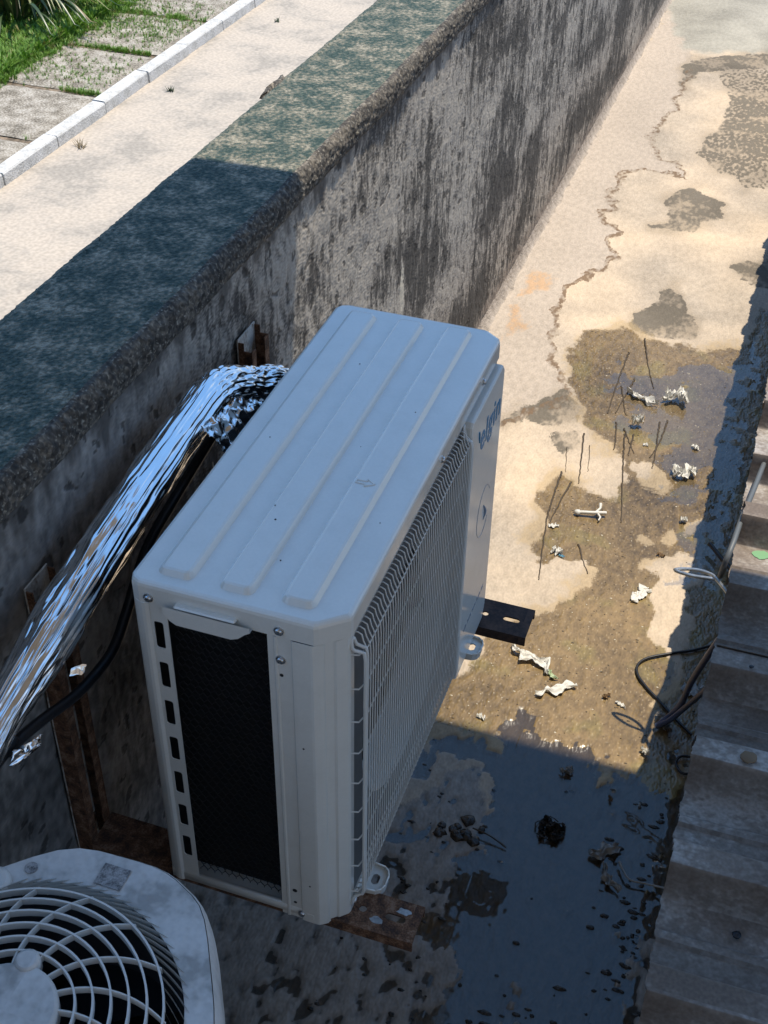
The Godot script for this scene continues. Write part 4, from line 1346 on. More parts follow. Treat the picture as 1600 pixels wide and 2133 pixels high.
func terrace() -> void:
	var uv := func(p: Vector3) -> Vector2:
		return Vector2((p.x - FLOOR_X0) / FLOOR_W, (FLOOR_Z0 - p.z) / FLOOR_L)
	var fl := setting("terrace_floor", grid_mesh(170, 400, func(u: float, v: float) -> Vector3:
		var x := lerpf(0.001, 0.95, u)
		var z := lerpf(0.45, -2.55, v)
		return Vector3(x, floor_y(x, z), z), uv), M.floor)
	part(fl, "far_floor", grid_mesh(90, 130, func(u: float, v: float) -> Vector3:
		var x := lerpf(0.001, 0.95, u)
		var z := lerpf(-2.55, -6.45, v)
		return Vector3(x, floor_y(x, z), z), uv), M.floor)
	part(fl, "slab", box(Vector3(-0.006, -0.30, -9.0), Vector3(2.6, -0.011, 3.2)), M.fillet)
	# dry screed beyond the stained part
	part(fl, "end_screed", box(Vector3(0.001, -0.0105, -9.0), Vector3(0.95, 0.0035, -6.455)), M.fillet)
	part(fl, "covered_screed", box(Vector3(0.9505, -0.0105, -9.0), Vector3(2.6, 0.003, 3.2)), M.fillet)
	part(fl, "near_screed", box(Vector3(0.001, -0.0105, 0.4505), Vector3(0.95, 0.003, 3.2)), M.fillet)
	# raised edge at the far end
	part(fl, "far_kerb", box(Vector3(0.02, 0.0036, -7.2), Vector3(1.4, 0.05, -6.9), 0.01), M.fillet)
	# standing water, level; the floor rises through it where it is dry
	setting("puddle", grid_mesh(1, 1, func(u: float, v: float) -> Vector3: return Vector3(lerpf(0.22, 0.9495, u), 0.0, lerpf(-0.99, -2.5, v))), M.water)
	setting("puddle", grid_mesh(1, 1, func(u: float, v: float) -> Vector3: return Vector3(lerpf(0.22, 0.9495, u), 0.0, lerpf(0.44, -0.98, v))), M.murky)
	# building below
	var b := thing("building_base", "plain rendered storey of the house below the terrace", "building", Vector3(1.2, -3.2, -3.8))
	part(b, "wall", box(Vector3(-1.19, 0.0, -5.2), Vector3(1.4, 2.899, 7.0)), M.render)

func roof() -> void:
	var r := thing("corrugated_roof", "weathered grey corrugated roof sheets with broad ridges beside the wet terrace", "roof", Vector3(0.815, 0.42, -1.5))
	# one wave: crest, fall towards +z, valley, rise; period 0.2 m
	var wave := func(z: float) -> float:
		var t := fposmod(z + 0.435, 0.2)
		var h := 0.0
		if t < 0.042:
			h = 1.0
		elif t < 0.052:
			h = 1.0 - (t - 0.042) / 0.010
		elif t < 0.168:
			h = 0.10 if t > 0.108 and t < 0.124 else 0.0
		else:
			h = (t - 0.168) / 0.032
		return h * 0.062
	var f := FastNoiseLite.new()
	f.seed = 77
	f.frequency = 1.0
	var spans := [[0.55, -0.66], [-0.635, -1.86], [-1.835, -3.06], [-3.035, -4.3], [-4.275, -5.5]]
	for k in spans.size():
		var z0: float = spans[k][0]
		var z1: float = spans[k][1]
		var cells := int((z0 - z1) / 0.002)
		var lift := 0.0035 * (k % 2)
		for s in [0.0, -0.0045]:
			var sheet := func(u: float, v: float) -> Vector3:
				var z := lerpf(z0, z1, v)
				var ragged := 0.004 * f.get_noise_1d(z * 18.0) + 0.003 * f.get_noise_1d(z * 70.0) + 0.004 * sin(k * 2.0)
				var x := lerpf(ragged, 1.25, u * u * 0.35 + u * 0.65)
				return Vector3(x, wave.call(z) + lift + s + 0.022 * x + 0.0012 * f.get_noise_2d(x * 9.0, z * 9.0), z + 1.5)
			if s == 0.0:
				part(r, "sheet", grid_mesh(24, cells, sheet), M.roof)
			else:
				part(r, "sheet_underside", grid_mesh(6, cells, func(u: float, v: float) -> Vector3: return sheet.call(1.0 - u, v)), M.roof)
	# the roof's own wall
	var w := thing("low_wall", "low rendered wall under the corrugated roof", "wall", Vector3(1.45, 0.0, -2.5))
	part(w, "masonry", box(Vector3(-0.12, 0.003, -3.0), Vector3(0.12, 0.425, 3.0)), M.render)
	# paint splashes and bits lying on the sheets
	var top := func(x: float, z: float) -> float:
		return 0.42 + wave.call(z) + 0.022 * (x - 0.815) + 0.0045
	for q in [[0.868, -0.965, 0.017, "splash of green paint on the sunlit roof sheet"], [0.945, -1.20, 0.011, "small green paint spot on the corrugated roof"]]:
		var st := st_new()
		var pts := PackedVector2Array()
		for i in 18:
			var a := TAU * i / 18
			pts.append(Vector2(cos(a), 0.8 * sin(a)) * q[2] * rng.randf_range(0.75, 1.1))
		for i in 18:
			var a2 := pts[i]
			var b2 := pts[(i + 1) % 18]
			tri(st, Vector3(q[0], top.call(q[0], q[1]), q[1]), Vector3(q[0] + b2.x, top.call(q[0] + b2.x, q[1] + b2.y), q[1] + b2.y), Vector3(q[0] + a2.x, top.call(q[0] + a2.x, q[1] + a2.y), q[1] + a2.y))
		single("paint_splash", q[3], "paint splash", done(st), M.moss_paint)
	for q in [[0.893, -0.41, 0.012, M.leaf_brown, "fallen_leaf", "brown dry leaf lying on a shaded roof ridge", "leaf"], [0.918, -0.15, 0.006, M.rubber, "black_pebble", "small black pebble in the roof valley", "pebble"], [0.877, -0.60, 0.004, M.rubber, "black_pebble", "tiny black pebble high on the shaded roof", "pebble"], [0.885, -1.10, 0.004, M.rubber, "black_pebble", "tiny black pebble on the sunlit roof", "pebble"]]:
		var y: float = top.call(q[0], q[1])
		single(q[4], q[5], q[6], lump_mesh(q[2], 0.5 if q[6] == "pebble" else 0.16, int(q[0] * 1000)), q[3], Vector3(q[0], y + q[2] * (0.3 if q[6] == "pebble" else 0.1), q[1]))

func overhang() -> void:
	# a concrete canopy above the camera, which shades the near half of the terrace; the gap and unseen pale wall behind it are placed to bounce light
	var h := 2.7
	var edge := -0.765 - 0.144 * h
	var e := thing("canopy", "concrete canopy slab on posts above the near half of the terrace", "canopy", Vector3(1.2, h, 0))
	part(e, "slab", box(Vector3(-1.45, 0.0, edge), Vector3(1.35, 0.12, 1.5), 0.006), M.canopy)
	part(e, "post", box(Vector3(-1.36, -1.66, 1.25), Vector3(-1.24, -0.001, 1.37)), M.canopy)
	part(e, "post", box(Vector3(1.18, -2.697, 1.25), Vector3(1.30, -0.001, 1.37)), M.canopy)
	part(e, "post", box(Vector3(1.18, -2.697, edge + 0.1), Vector3(1.30, -0.001, edge + 0.22)), M.canopy)
	var w := thing("house_wall", "unseen pale wall of the house behind the terrace, set to bounce warm light", "wall", Vector3(1.2, 0.004, 2.1))
	part(w, "wall", box(Vector3(-1.19, 0.0, -0.1), Vector3(1.4, 2.9, 0.1)), M.render)

# ---------------------------------------------------------------- litter
func lump_mesh(r: float, flat: float, seed_: int, bumps := 0.35) -> ArrayMesh:
	var f := FastNoiseLite.new()
	f.seed = seed_
	f.frequency = 1.0
	return grid_mesh(12, 8, func(u: float, v: float) -> Vector3:
		var a := -u * TAU
		var b := (v - 0.5) * PI
		var d := Vector3(cos(a) * cos(b), sin(b), sin(a) * cos(b))
		return d * r * (1.0 + bumps * f.get_noise_3dv(d * 1.6) + 0.5 * bumps * f.get_noise_3dv(d * 4.0)) * Vector3(1, flat, 1))

func scrap_mesh(long: float, wide: float, rise: float, seed_: int, twist := 0.0) -> ArrayMesh:
	# a crumpled bit of sheet with a ragged outline and creases
	var f := FastNoiseLite.new()
	f.seed = seed_
	f.frequency = 1.0
	f.fractal_octaves = 2
	var ridge := FastNoiseLite.new()
	ridge.seed = seed_ + 1
	ridge.frequency = 1.0
	ridge.fractal_type = FastNoiseLite.FRACTAL_RIDGED
	ridge.fractal_octaves = 2
	return grid_mesh(22, 14, func(u: float, v: float) -> Vector3:
		var x := (u - 0.5) * long
		var edge := 0.75 + 0.9 * f.get_noise_2d(u * 3.0, 5.0 + (2.0 if v > 0.5 else 0.0))
		var z := (v - 0.5) * wide * maxf(0.2, edge) * (1.0 - 0.5 * pow(absf(u - 0.5) * 2.0, 3.0))
		var y := rise * (0.45 + 0.8 * ridge.get_noise_2d(u * 1.6, v * 1.3) + 0.35 * f.get_noise_2d(u * 6.0, v * 5.0))
		var p := Vector3(x + 0.15 * wide * f.get_noise_2d(v * 4.0, u * 2.0), 0, z).rotated(Vector3.RIGHT, twist * (u - 0.5))
		return p + Vector3(0, maxf(0.0012, y + absf(p.y) * 0.2), 0) + Vector3(0, 0, 0.2 * long * f.get_noise_2d(u * 1.5, 0.3)))

func scrap(called: String, label: String, category: String, x: float, z: float, long: float, wide: float, rise: float, angle: float, m: Material, seed_: int, twist := 0.0) -> void:
	var y := maxf(0.0, floor_y(x, z))
	single(called, label, category, scrap_mesh(long, wide, rise, seed_, twist), m, Vector3(x, y + 0.0015, z), Basis(Vector3.UP, -angle))

func litter() -> void:
	scrap("plastic_strip", "white crumpled plastic strip beside the far bracket arm", "litter", 0.470, -0.990, 0.105, 0.034, 0.014, 0.50, M.white_film, 201, 0.8)
	scrap("plastic_strip", "pale plastic strip with a green tint on the damp grit", "litter", 0.537, -0.921, 0.090, 0.026, 0.010, -0.58, M.white_film, 203)
	scrap("plastic_strip", "small green leaf-like plastic piece between two white strips", "litter", 0.522, -0.958, 0.036, 0.014, 0.008, 0.7, M.green_film, 205)
	scrap("paper_scrap", "flat white paper scrap alone on damp grit", "litter", 0.649, -1.271, 0.058, 0.030, 0.007, -0.9, M.white_film, 207)
	scrap("paper_scrap", "white crumpled paper on wet floor, the one nearest the roof", "litter", 0.678, -1.758, 0.056, 0.050, 0.022, -0.5, M.white_film, 209)
	scrap("paper_scrap", "white pleated paper ball standing in the sunlit puddle", "litter", 0.606, -2.088, 0.068, 0.052, 0.030, 0.35, M.white_film, 211)
	scrap("plastic_strip", "long narrow white strip with a dark tail in the sunlit puddle", "litter", 0.516, -2.070, 0.100, 0.026, 0.014, 0.34, M.white_film, 213, 2.0)
	scrap("paper_scrap", "small upright twisted white scrap among dark twigs", "litter", 0.525, -1.941, 0.030, 0.026, 0.030, 0.2, M.white_film, 215)
	scrap("paper_scrap", "tiny white scrap at the lower tip of the wet patch", "litter", 0.413, -1.445, 0.026, 0.014, 0.005, -0.4, M.white_film, 217)
	scrap("paper_scrap", "small torn white scrap with a blue bit beside it", "litter", 0.443, -1.352, 0.026, 0.022, 0.010, 0.1, M.white_film, 219)
	scrap("paper_scrap", "tiny blue bit of plastic beside a white scrap", "litter", 0.456, -1.338, 0.014, 0.008, 0.004, 0.1, M.blue_bit, 221)
	scrap("paper_scrap", "white triangular scrap on wet floor near the roof's shadow", "litter", 0.687, -1.891, 0.020, 0.024, 0.006, 1.2, M.white_film, 223)
	scrap("paper_scrap", "small white lump by the yellow dry spots", "litter", 0.704, -1.570, 0.017, 0.018, 0.012, -0.1, M.white_film, 225)
	scrap("paper_scrap", "tiny white fleck among dark twigs", "litter", 0.563, -1.857, 0.013, 0.012, 0.004, 0.0, M.white_film, 227)
	scrap("paper_scrap", "narrow white sliver on the damp grit below the plastic strips", "litter", 0.673, -0.922, 0.024, 0.010, 0.004, 0.3, M.white_film, 229)
	scrap("paper_scrap", "white fleck on the edge of the eaves' shadow", "litter", 0.414, -0.792, 0.018, 0.012, 0.006, 0.1, M.white_film, 231)
	scrap("paper_scrap", "brown curled bit on damp grit", "litter", 0.641, -0.936, 0.018, 0.013, 0.006, -0.7, M.leaf_brown, 233)
	scrap("paper_scrap", "beige crumb by the dry spots", "litter", 0.673, -1.421, 0.019, 0.013, 0.006, 0.1, M.leaf_brown, 235)
	scrap("paper_scrap", "grey crumpled scrap where the thick cables end", "litter", 0.762, -0.900, 0.050, 0.024, 0.014, 1.1, M.grey_film, 237)
	scrap("paper_scrap", "pale lump at the corner of the two shadows", "litter", 0.742, -0.812, 0.020, 0.014, 0.012, 0.6, M.white_film, 239)
	scrap("foam_patch", "spotted pale blue patch of film on floor under the roof edge", "litter", 0.806, -1.014, 0.045, 0.045, 0.004, -0.3, M.grey_film, 241)
	scrap("fallen_leaf", "pale grey leaf lying in the shaded puddle", "leaf", 0.609, -0.713, 0.026, 0.020, 0.010, -0.9, M.grey_film, 243)
	scrap("fallen_leaf", "tiny brown leaf in the shaded puddle", "leaf", 0.699, -0.677, 0.014, 0.009, 0.006, 1.2, M.leaf_brown, 245)
	scrap("plastic_bag", "dirty translucent plastic bag torn in the shaded puddle", "litter", 0.712, -0.555, 0.062, 0.030, 0.012, -0.70, M.grey_film, 247)
	scrap("plastic_bag", "dirty plastic tail trailing from the torn bag to the roof", "litter", 0.735, -0.500, 0.062, 0.022, 0.010, 0.9, M.grey_film, 249, 1.5)
	single("plastic_string", "pale string from the torn bag to the roof edge", "string", tube(curve(xyz(STRIP_TAIL), 0.006), [0.003, 0.0028, 0.0024, 0.002, 0.002, 0.002, 0.002, 0.002, 0.002, 0.002, 0.002, 0.002, 0.002, 0.002, 0.002, 0.002, 0.002, 0.002, 0.002, 0.002, 0.002, 0.002, 0.002, 0.002, 0.002, 0.002, 0.002, 0.002, 0.002, 0.002], 6), M.grey_film)
	# the forked bone-like stick
	var b := thing("bleached_stick", "bleached forked stick like a small bone on the wet patch", "stick", Vector3(0.491, 0.006, -1.515))
	part(b, "shaft", tube(curve([Vector3(-0.034, 0.004, 0.006), Vector3(-0.020, 0.006, 0.004), Vector3(0.0, 0.007, 0.0), Vector3(0.016, 0.008, -0.004), Vector3(0.032, 0.006, -0.012)], 0.006), 0.0042, 8), M.white_film)
	part(b, "knob", lump_mesh(0.0075, 0.9, 5), M.white_film, Vector3(-0.034, 0.004, 0.006))
	part(b, "fork", tube([Vector3(0.008, 0.007, -0.003), Vector3(0.016, 0.012, -0.018), Vector3(0.013, 0.016, -0.030)], [0.0035, 0.003, 0.0045], 7), M.white_film)
	part(b, "fork", tube([Vector3(0.012, 0.007, -0.003), Vector3(0.022, 0.006, 0.010), Vector3(0.020, 0.003, 0.020)], [0.003, 0.0026, 0.002], 7), M.white_film)
	# dark clumps in the shaded puddle
	var mat_clump := thing("leaf_clump", "round dark clump of rotting leaves in the shaded puddle", "leaf litter", Vector3(0.609, -0.001, -0.569))
	for k in 16:
		var a := rng.randf() * TAU
		var r := 0.026 * sqrt(rng.randf())
		part(mat_clump, "rotten_leaf", scrap_mesh(0.024, 0.012, 0.008, 300 + k), M.mud, Vector3(cos(a) * r, rng.randf_range(0.0, 0.008), sin(a) * r), Basis(Vector3.UP, rng.randf() * TAU) * Basis(Vector3.RIGHT, rng.randf_range(-0.5, 0.5)))
	for k in 5:
		part(mat_clump, "stalk", tube(curve([Vector3(cos(k * 1.3) * 0.028, 0.003, sin(k * 1.3) * 0.024), Vector3(cos(k * 1.3 + 0.6) * 0.029, 0.010, sin(k * 1.3 + 0.6) * 0.026), Vector3(cos(k * 1.3 + 1.2) * 0.027, 0.003, sin(k * 1.3 + 1.2) * 0.025)], 0.006), 0.0012, 5), M.mud)
	var mound := thing("mud_mound", "black mud mound with a thin stick at the puddle's edge beside the grille", "mud", Vector3(0.455, -0.002, -0.515))
	for k in 9:
		part(mound, "clod", lump_mesh(rng.randf_range(0.006, 0.014), 0.45, 320 + k, 0.7), M.mud, Vector3(rng.randf_range(-0.045, 0.035), 0.005, rng.randf_range(-0.030, 0.035)))
	single("thin_stick", "thin stick reaching from the mud mound into the puddle", "stick", tube(curve(xyz(MUD_STICK), 0.006), 0.0016, 6), M.twig)
	# twigs
	var said := {2: "thin twig running from the big brown stain into the sunlit puddle", 5: "dark twig across the dry tongue left of the wet floor", 7: "longest straight twig, running down between two dry patches", 12: "long dark twig crossing the tip of the wet patch onto dry floor", 13: "short twig crossing the long one at the wet patch's tip", 14: "lone twig at the lower edge of the wet patch", 16: "thin twig hanging below the small square brown stain", 18: "faint thin twig in the middle of the dry tongue"}
	for k in TWIGS.size():
		if k in [3, 15, 17]:
			continue
		var path := xz(TWIGS[k], 0.0)
		for i in path.size():
			path[i].y = maxf(0.0005, floor_y(path[i].x, path[i].z)) + 0.0002
		var pts := curve(path, 0.01)
		for i in pts.size():
			pts[i] += Vector3(rng.randf_range(-1, 1), rng.randf_range(0, 0.6), rng.randf_range(-1, 1)) * 0.0013
		var rad := []
		for i in pts.size():
			rad.append(lerpf(0.0026, 0.0012, float(i) / pts.size()) * (0.45 if k > 15 else 1.0))
		var own: String = said.get(k, "short dark twig lying across others near the sunlit puddle")
		single("twig", own, "twig", tube(pts, rad, 6), M.twig, Vector3.ZERO, Basis.IDENTITY, "twigs on the sunlit floor")
	# cables and rods at the roof's edge
	single("thin_cable", "thin black cable lying in a loop across the sunlit floor and the roof's shadow", "cable", tube(curve(xyz(CABLE_LOOP), 0.008), 0.0030, 8), M.rubber)
	single("thick_cable", "thick blue-grey cable drooping from under the roof, the longer of two", "cable", tube(curve(xyz(CABLE_THICK_1), 0.01), 0.0062, 10), M.cable_blue)
	single("thick_cable", "shorter thick dark cable joining the blue-grey one under the roof edge", "cable", tube(curve(xyz(CABLE_THICK_2), 0.01), 0.0056, 10), M.cable_blue)
	single("roof_cable", "grey cable lying over the sunlit roof sheets", "cable", tube(curve(xyz(CABLE_ROOF), 0.01), 0.0050, 10), M.cable_grey)
	single("bent_rod", "bent pale metal rod poking out from under the roof edge", "rod", tube(curve(xyz(ROD), 0.006), 0.0034, 8), M.zinc)
	single("short_pipe", "short dark pipe on the floor in the roof's shadow", "pipe", tube(xyz(ROD2), 0.0052, 8), M.rubber)
	single("cable_hook", "small curled cable end in the shade under the roof", "cable", tube(curve(xyz(CABLE_SHADE), 0.006), 0.0028, 8), M.rubber)
	# grit too small to count, and clods along the puddle's muddy rim
	var pts := []
	var tries := 0
	while pts.size() < 1500 and tries < 60000:
		tries += 1
		var x := rng.randf_range(0.30, 0.86)
		var z := rng.randf_range(-2.5, -0.72)
		var hgt := floor_y(x, z)
		if hgt > -0.0006 and hgt < 0.0016:
			pts.append([Vector3(x, hgt, z), rng.randf_range(0.0006, 0.0019), true])
	var mm := MultiMesh.new()
	mm.transform_format = MultiMesh.TRANSFORM_3D
	mm.use_colors = true
	mm.mesh = lump_mesh(1.0, 0.55, 9, 0.7)
	mm.instance_count = pts.size()
	for i in pts.size():
		var s: float = pts[i][1]
		mm.set_instance_transform(i, Transform3D(Basis(Vector3.UP, rng.randf() * TAU).scaled(Vector3(s * rng.randf_range(0.7, 1.8), s, s)), pts[i][0]))
		var t := rng.randf()
		mm.set_instance_color(i, Color(0.05, 0.035, 0.02) if t < 0.5 else (Color(0.20, 0.14, 0.08) if t < 0.86 else Color(0.48, 0.43, 0.34)))
	var grit := MultiMeshInstance3D.new()
	grit.multimesh = mm
	var gm := mat(Color.WHITE, 0.5)
	gm.vertex_color_use_as_albedo = true
	grit.material_override = gm
	grit.name = "floor_grit"
	add_child(grit)
	tag(grit, "fine brown and pale grit scattered over the wet sunlit floor", "grit")
	grit.set_meta("kind", "stuff")
	var clods := []
	tries = 0
	while clods.size() < 300 and tries < 60000:
		tries += 1
		var x := rng.randf_range(0.30, 0.86)
		var z := rng.randf_range(-0.72, 0.42)
		var hgt := floor_y(x, z)
		if hgt > -0.0014 and hgt < 0.0016:
			clods.append(Vector3(x, hgt, z))
	var plain := clods.size()
	for i in 150:
		# rotted leaves and silt heaped along the roof side and at the near end
		if i < 80:
			clods.append(Vector3(0.80 - 0.085 * pow(rng.randf(), 1.8), 0.0005, rng.randf_range(-0.72, -0.05)))
		else:
			clods.append(Vector3(0.635 + rng.randfn() * 0.075, 0.0005, -0.145 + rng.randfn() * 0.055))
	var cm := MultiMesh.new()
	cm.transform_format = MultiMesh.TRANSFORM_3D
	cm.mesh = lump_mesh(1.0, 0.6, 13, 0.8)
	cm.instance_count = clods.size()
	for i in clods.size():
		var s := rng.randf_range(0.0012, 0.0038) if i < plain else rng.randf_range(0.0015, 0.0042)
		cm.set_instance_transform(i, Transform3D(Basis(Vector3.UP, rng.randf() * TAU).scaled(Vector3(s * rng.randf_range(0.8, 2.6), s * 0.8, s)), clods[i]))
	var clod := MultiMeshInstance3D.new()
	clod.multimesh = cm
	clod.material_override = M.mud
	clod.name = "mud_crumbs"
	add_child(clod)
	tag(clod, "black mud crumbs along the rim of the shaded puddle", "mud")
	clod.set_meta("kind", "stuff")

# ---------------------------------------------------------------- the street below
func street() -> void:
	var ground := setting("ground", box(Vector3(-60, -3.6, -60), Vector3(60, -3.20, 60)), M.soil)
	setting("street", box(Vector3(-6.19, -3.196, -60), Vector3(-0.21, -3.12, 40)), M.street)
	# kerb of painted stones
	var kerb := setting("kerb", null, null, Vector3(-6.22, -3.12, 0))
	for k in 34:
		var z := -1.25 - 0.975 * k
		var st := st_new()
		var prof := [Vector2(0.045, -0.05), Vector2(0.035, 0.105), Vector2(0.022, 0.120), Vector2(-0.105, 0.124), Vector2(-0.115, 0.115), Vector2(-0.115, -0.05)]
		for i in prof.size() - 1:
			var a: Vector2 = prof[i]
			var b: Vector2 = prof[i + 1]
			quad(st, Vector3(a.x, a.y, 0.479), Vector3(a.x, a.y, -0.479), Vector3(b.x, b.y, -0.479), Vector3(b.x, b.y, 0.479))
		for e in [0.479, -0.479]:
			for i in prof.size() - 2:
				tri(st, Vector3(prof[0].x, prof[0].y, e), Vector3(prof[i + 1].x, prof[i + 1].y, e), Vector3(prof[i + 2].x, prof[i + 2].y, e))
		part(kerb, "kerb_stone", done(st), M.kerb, Vector3(rng.randf_range(-0.008, 0.008), rng.randf_range(-0.006, 0.006), z), Basis(Vector3.UP, rng.randf_range(-0.008, 0.008)))
	# pavement slabs with grass in the joints
	var pav := setting("pavement", box(Vector3(-7.62, -3.199, -40), Vector3(-6.34, -3.045, 10)), M.soil)
	var z := 0.0
	var k := 0
	while z > -32.0:
		var l := 1.34
		part(pav, "paving_slab", grid_mesh(12, 12, func(u: float, v: float) -> Vector3:
			var x := lerpf(-7.60, -6.36, u)
			var zz := lerpf(z - 0.04, z - l + 0.04, v)
			var e := minf(minf(u, 1.0 - u), minf(v, 1.0 - v)) * 12.0
			return Vector3(x, -3.006 - (0.03 if e < 0.5 else 0.0) + rng.randf_range(-0.004, 0.004), zz)), M.slab)
		z -= l
		k += 1
	# lawn behind it
	setting("lawn_soil", box(Vector3(-40, -3.199, -40), Vector3(-7.621, -3.02, 10)), M.soil)
	var st := st_new()
	for b in 9:
		var a := rng.randf() * TAU
		var lean := rng.randf_range(0.2, 0.8)
		var h := rng.randf_range(0.6, 1.0)
		var d := Vector3(cos(a), 0, sin(a))
		var side := Vector3(-d.z, 0, d.x) * 0.05
		var p0 := d * rng.randf() * 0.35
		var p1 := p0 + Vector3(0, h * 0.6, 0) + d * lean * 0.25
		var p2 := p0 + Vector3(0, h, 0) + d * lean
		quad(st, p0 - side, p0 + side, p1 + side * 0.8, p1 - side * 0.8)
		tri(st, p1 - side * 0.8, p1 + side * 0.8, p2)
	var tuft := done(st)
	var places := []
	for i in 9000:
		var p := Vector3(-7.62 - 3.2 * pow(rng.randf(), 1.4), -3.02, rng.randf_range(-17.0, -9.4))
		places.append([p, rng.randf_range(0.09, 0.19)])
	for i in 3000:
		# joints of the pavement, thick in places and bare in others
		var j := rng.randi_range(6, 11)
		var xj := rng.randf_range(-7.6, -6.37)
		if sin(xj * 4.1 + j * 2.3) + 0.6 * sin(xj * 11.0 + j) > 0.9 - 0.5 * float(j == 7):
			continue
		if rng.randf() < 0.35 + 0.35 * sin(xj * 3.0 + j * 1.7):
			places.append([Vector3(xj, -3.03, -1.34 * j + rng.randf_range(-0.03, 0.03)), rng.randf_range(0.03, 0.07)])
	for i in 2200:
		var zc: float = [-12.6, -11.2, -13.4, -13.0][rng.randi() % 4] + rng.randfn() * 0.33
		var xc: float = [-7.3, -6.9, -6.6, -7.5][rng.randi() % 4] + rng.randfn() * 0.2
		if xc < -6.36 and zc < -10.8:
			places.append([Vector3(xc, -3.01, zc), rng.randf_range(0.015, 0.05)])
	for i in 1500:
		places.append([Vector3(-7.62 + absf(rng.randfn()) * 0.09, -3.02, rng.randf_range(-17.0, -9.4)), rng.randf_range(0.04, 0.1)])
	var mm := MultiMesh.new()
	mm.transform_format = MultiMesh.TRANSFORM_3D
	mm.use_colors = true
	mm.mesh = tuft
	mm.instance_count = places.size()
	for i in places.size():
		var sc: float = places[i][1]
		mm.set_instance_transform(i, Transform3D(Basis(Vector3.UP, rng.randf() * TAU).scaled(Vector3(sc, sc, sc)), places[i][0]))
		var t := rng.randf()
		mm.set_instance_color(i, Color(0.10, 0.22, 0.02).lerp(Color(0.20, 0.33, 0.05), t) if t < 0.93 else Color(0.28, 0.24, 0.10))
	var grass := MultiMeshInstance3D.new()
	grass.multimesh = mm
	grass.material_override = M.grass
	grass.name = "grass"
	add_child(grass)
	tag(grass, "bright green grass of the lawn and the pavement joints", "grass")
	grass.set_meta("kind", "stuff")
	# clump of strap leaves on the lawn
	var plant := thing("strap_leaf_plant", "dark clump of arching strap leaves on the lawn behind the pavement", "plant", Vector3(-8.55, -3.02, -12.75))
	var leaves := []
	for v in 5:
		var arch := 0.55 + 0.22 * v
		var leaf := func(u: float, w: float) -> Vector3:
			var r := u * (0.45 + 0.14 * v)
			var y := 0.78 * sin(minf(u * arch * 2.0, 2.6)) * (1.0 - 0.12 * v)
			var half := 0.018 * sin(PI * clampf(u * 0.9 + 0.1, 0.0, 1.0)) + 0.002
			return Vector3(r, y + absf(w - 0.5) * half, (w - 0.5) * 2.0 * half)
		leaves.append(grid_mesh(12, 2, leaf))
	for i in 230:
		var a := rng.randf() * TAU
		var s := rng.randf_range(0.75, 1.3)
		var r := 0.55 * sqrt(rng.randf())
		var t := rng.randf()
		part(plant, "leaf", leaves[rng.randi() % 5], M.strap if t < 0.72 else (M.strap_pale if t < 0.92 else M.strap_dry), Vector3(cos(a) * r * 0.6, 0, -sin(a) * r), Basis(Vector3.UP, a + rng.randf_range(-0.5, 0.5)).scaled(Vector3(s, s * rng.randf_range(0.7, 1.1), s)))
	# dry weeds at the kerb's foot
	for q in [[-5.98, -9.62, 0.09, "dry brown weed at the foot of the kerb"], [-5.85, -11.35, 0.06, "small green weed in the street near the kerb"], [-5.7, -14.0, 0.05, "low weed far along the street"]]:
		var wst := st_new()
		for b in 26:
			var a := rng.randf() * TAU
			var d: Vector3 = Vector3(cos(a), rng.randf_range(0.5, 1.6), sin(a)) * q[2] * rng.randf_range(0.5, 1.0)
			var p: Vector3 = Vector3(rng.randf_range(-1, 1), 0, rng.randf_range(-1, 1)) * q[2] * 0.5
			var sd := Vector3(-sin(a), 0, cos(a)) * 0.006
			tri(wst, p - sd, p + sd, p + d)
		single("street_weed", q[3], "weed", done(wst), M.strap_dry if q[2] > 0.08 else M.strap, Vector3(q[0], -3.12, q[1]))

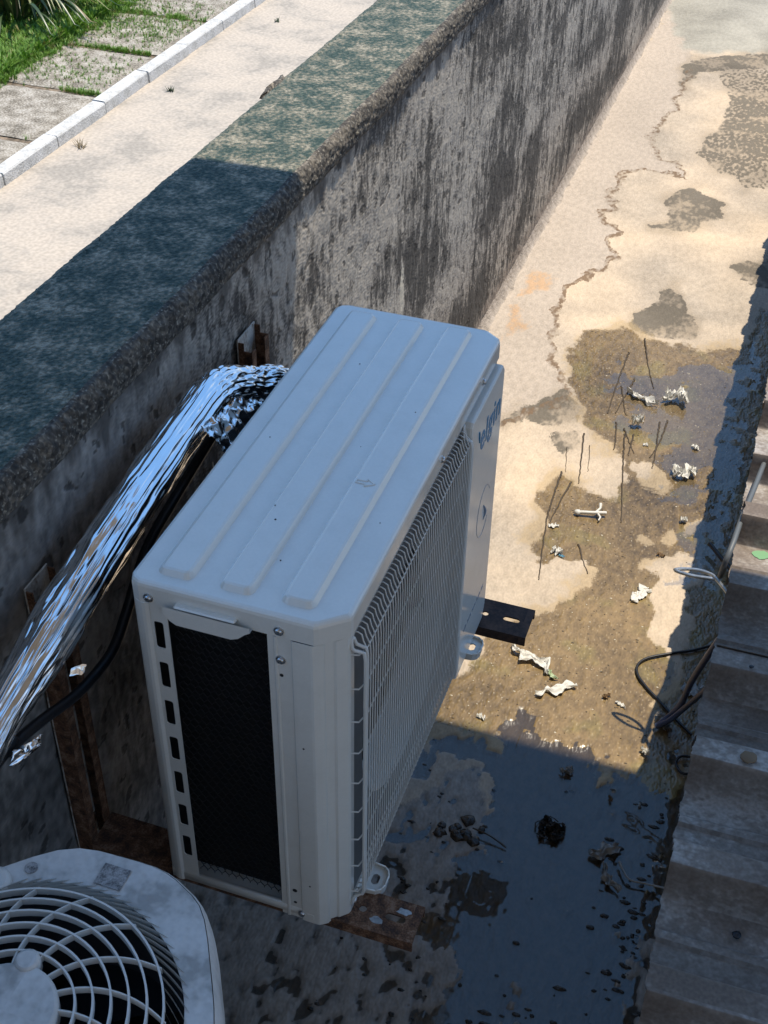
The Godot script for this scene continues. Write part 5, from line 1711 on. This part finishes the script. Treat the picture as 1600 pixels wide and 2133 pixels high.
# ----------------------------------------------------------------
func _ready() -> void:
	rng.seed = 4711
	var cam := Camera3D.new()
	cam.name = "camera"
	add_child(cam)
	cam.position = Vector3(0.7718, 1.9033, 0.9303)
	cam.rotation = Vector3(-0.6679, 0.3199, 0.0194)
	cam.fov = rad_to_deg(2.0 * atan(1066.5 / 2642.8))
	cam.near = 0.05
	cam.far = 300.0
	cam.current = true
	var env := Environment.new()
	env.background_mode = Environment.BG_SKY
	var sky_mat := ProceduralSkyMaterial.new()
	sky_mat.sky_top_color = srgb(0.19, 0.41, 0.82)
	sky_mat.sky_horizon_color = srgb(0.68, 0.81, 0.94)
	sky_mat.sky_curve = 0.15
	sky_mat.ground_bottom_color = srgb(0.30, 0.27, 0.22)
	sky_mat.ground_horizon_color = srgb(0.50, 0.52, 0.52)
	sky_mat.sun_angle_max = 12.0
	sky_mat.sky_energy_multiplier = 1.0
	var sky := Sky.new()
	sky.sky_material = sky_mat
	env.sky = sky
	env.background_energy_multiplier = 1.02
	env.tonemap_mode = Environment.TONE_MAPPER_LINEAR
	env.tonemap_exposure = 1.2
	env.sdfgi_enabled = true
	env.ssao_enabled = true
	env.ssil_enabled = true
	var we := WorldEnvironment.new()
	we.environment = env
	we.name = "world_environment"
	add_child(we)
	var sun := DirectionalLight3D.new()
	sun.name = "sun"
	sun.light_energy = 1.5
	sun.light_color = Color(1.0, 0.955, 0.88)
	sun.light_angular_distance = 0.5
	sun.shadow_enabled = true
	add_child(sun)
	sun.look_at_from_position(Vector3.ZERO, SUN.normalized(), Vector3.RIGHT)
	var t0 := Time.get_ticks_msec()
	materials()
	print("materials ", Time.get_ticks_msec() - t0)
	parapet()
	terrace()
	roof()
	overhang()
	street()
	print("setting ", Time.get_ticks_msec() - t0)
	bracket(-0.012, -0.064, "rusty near wall bracket, its arm end by the grille's foot in the shade", true)
	bracket(-0.634, -0.700, "dark brown wall bracket whose arm ends over the sunlit floor", false)
	white_condenser()
	foil_duct()
	fan_condenser()
	litter()
	print("all ", Time.get_ticks_msec() - t0)
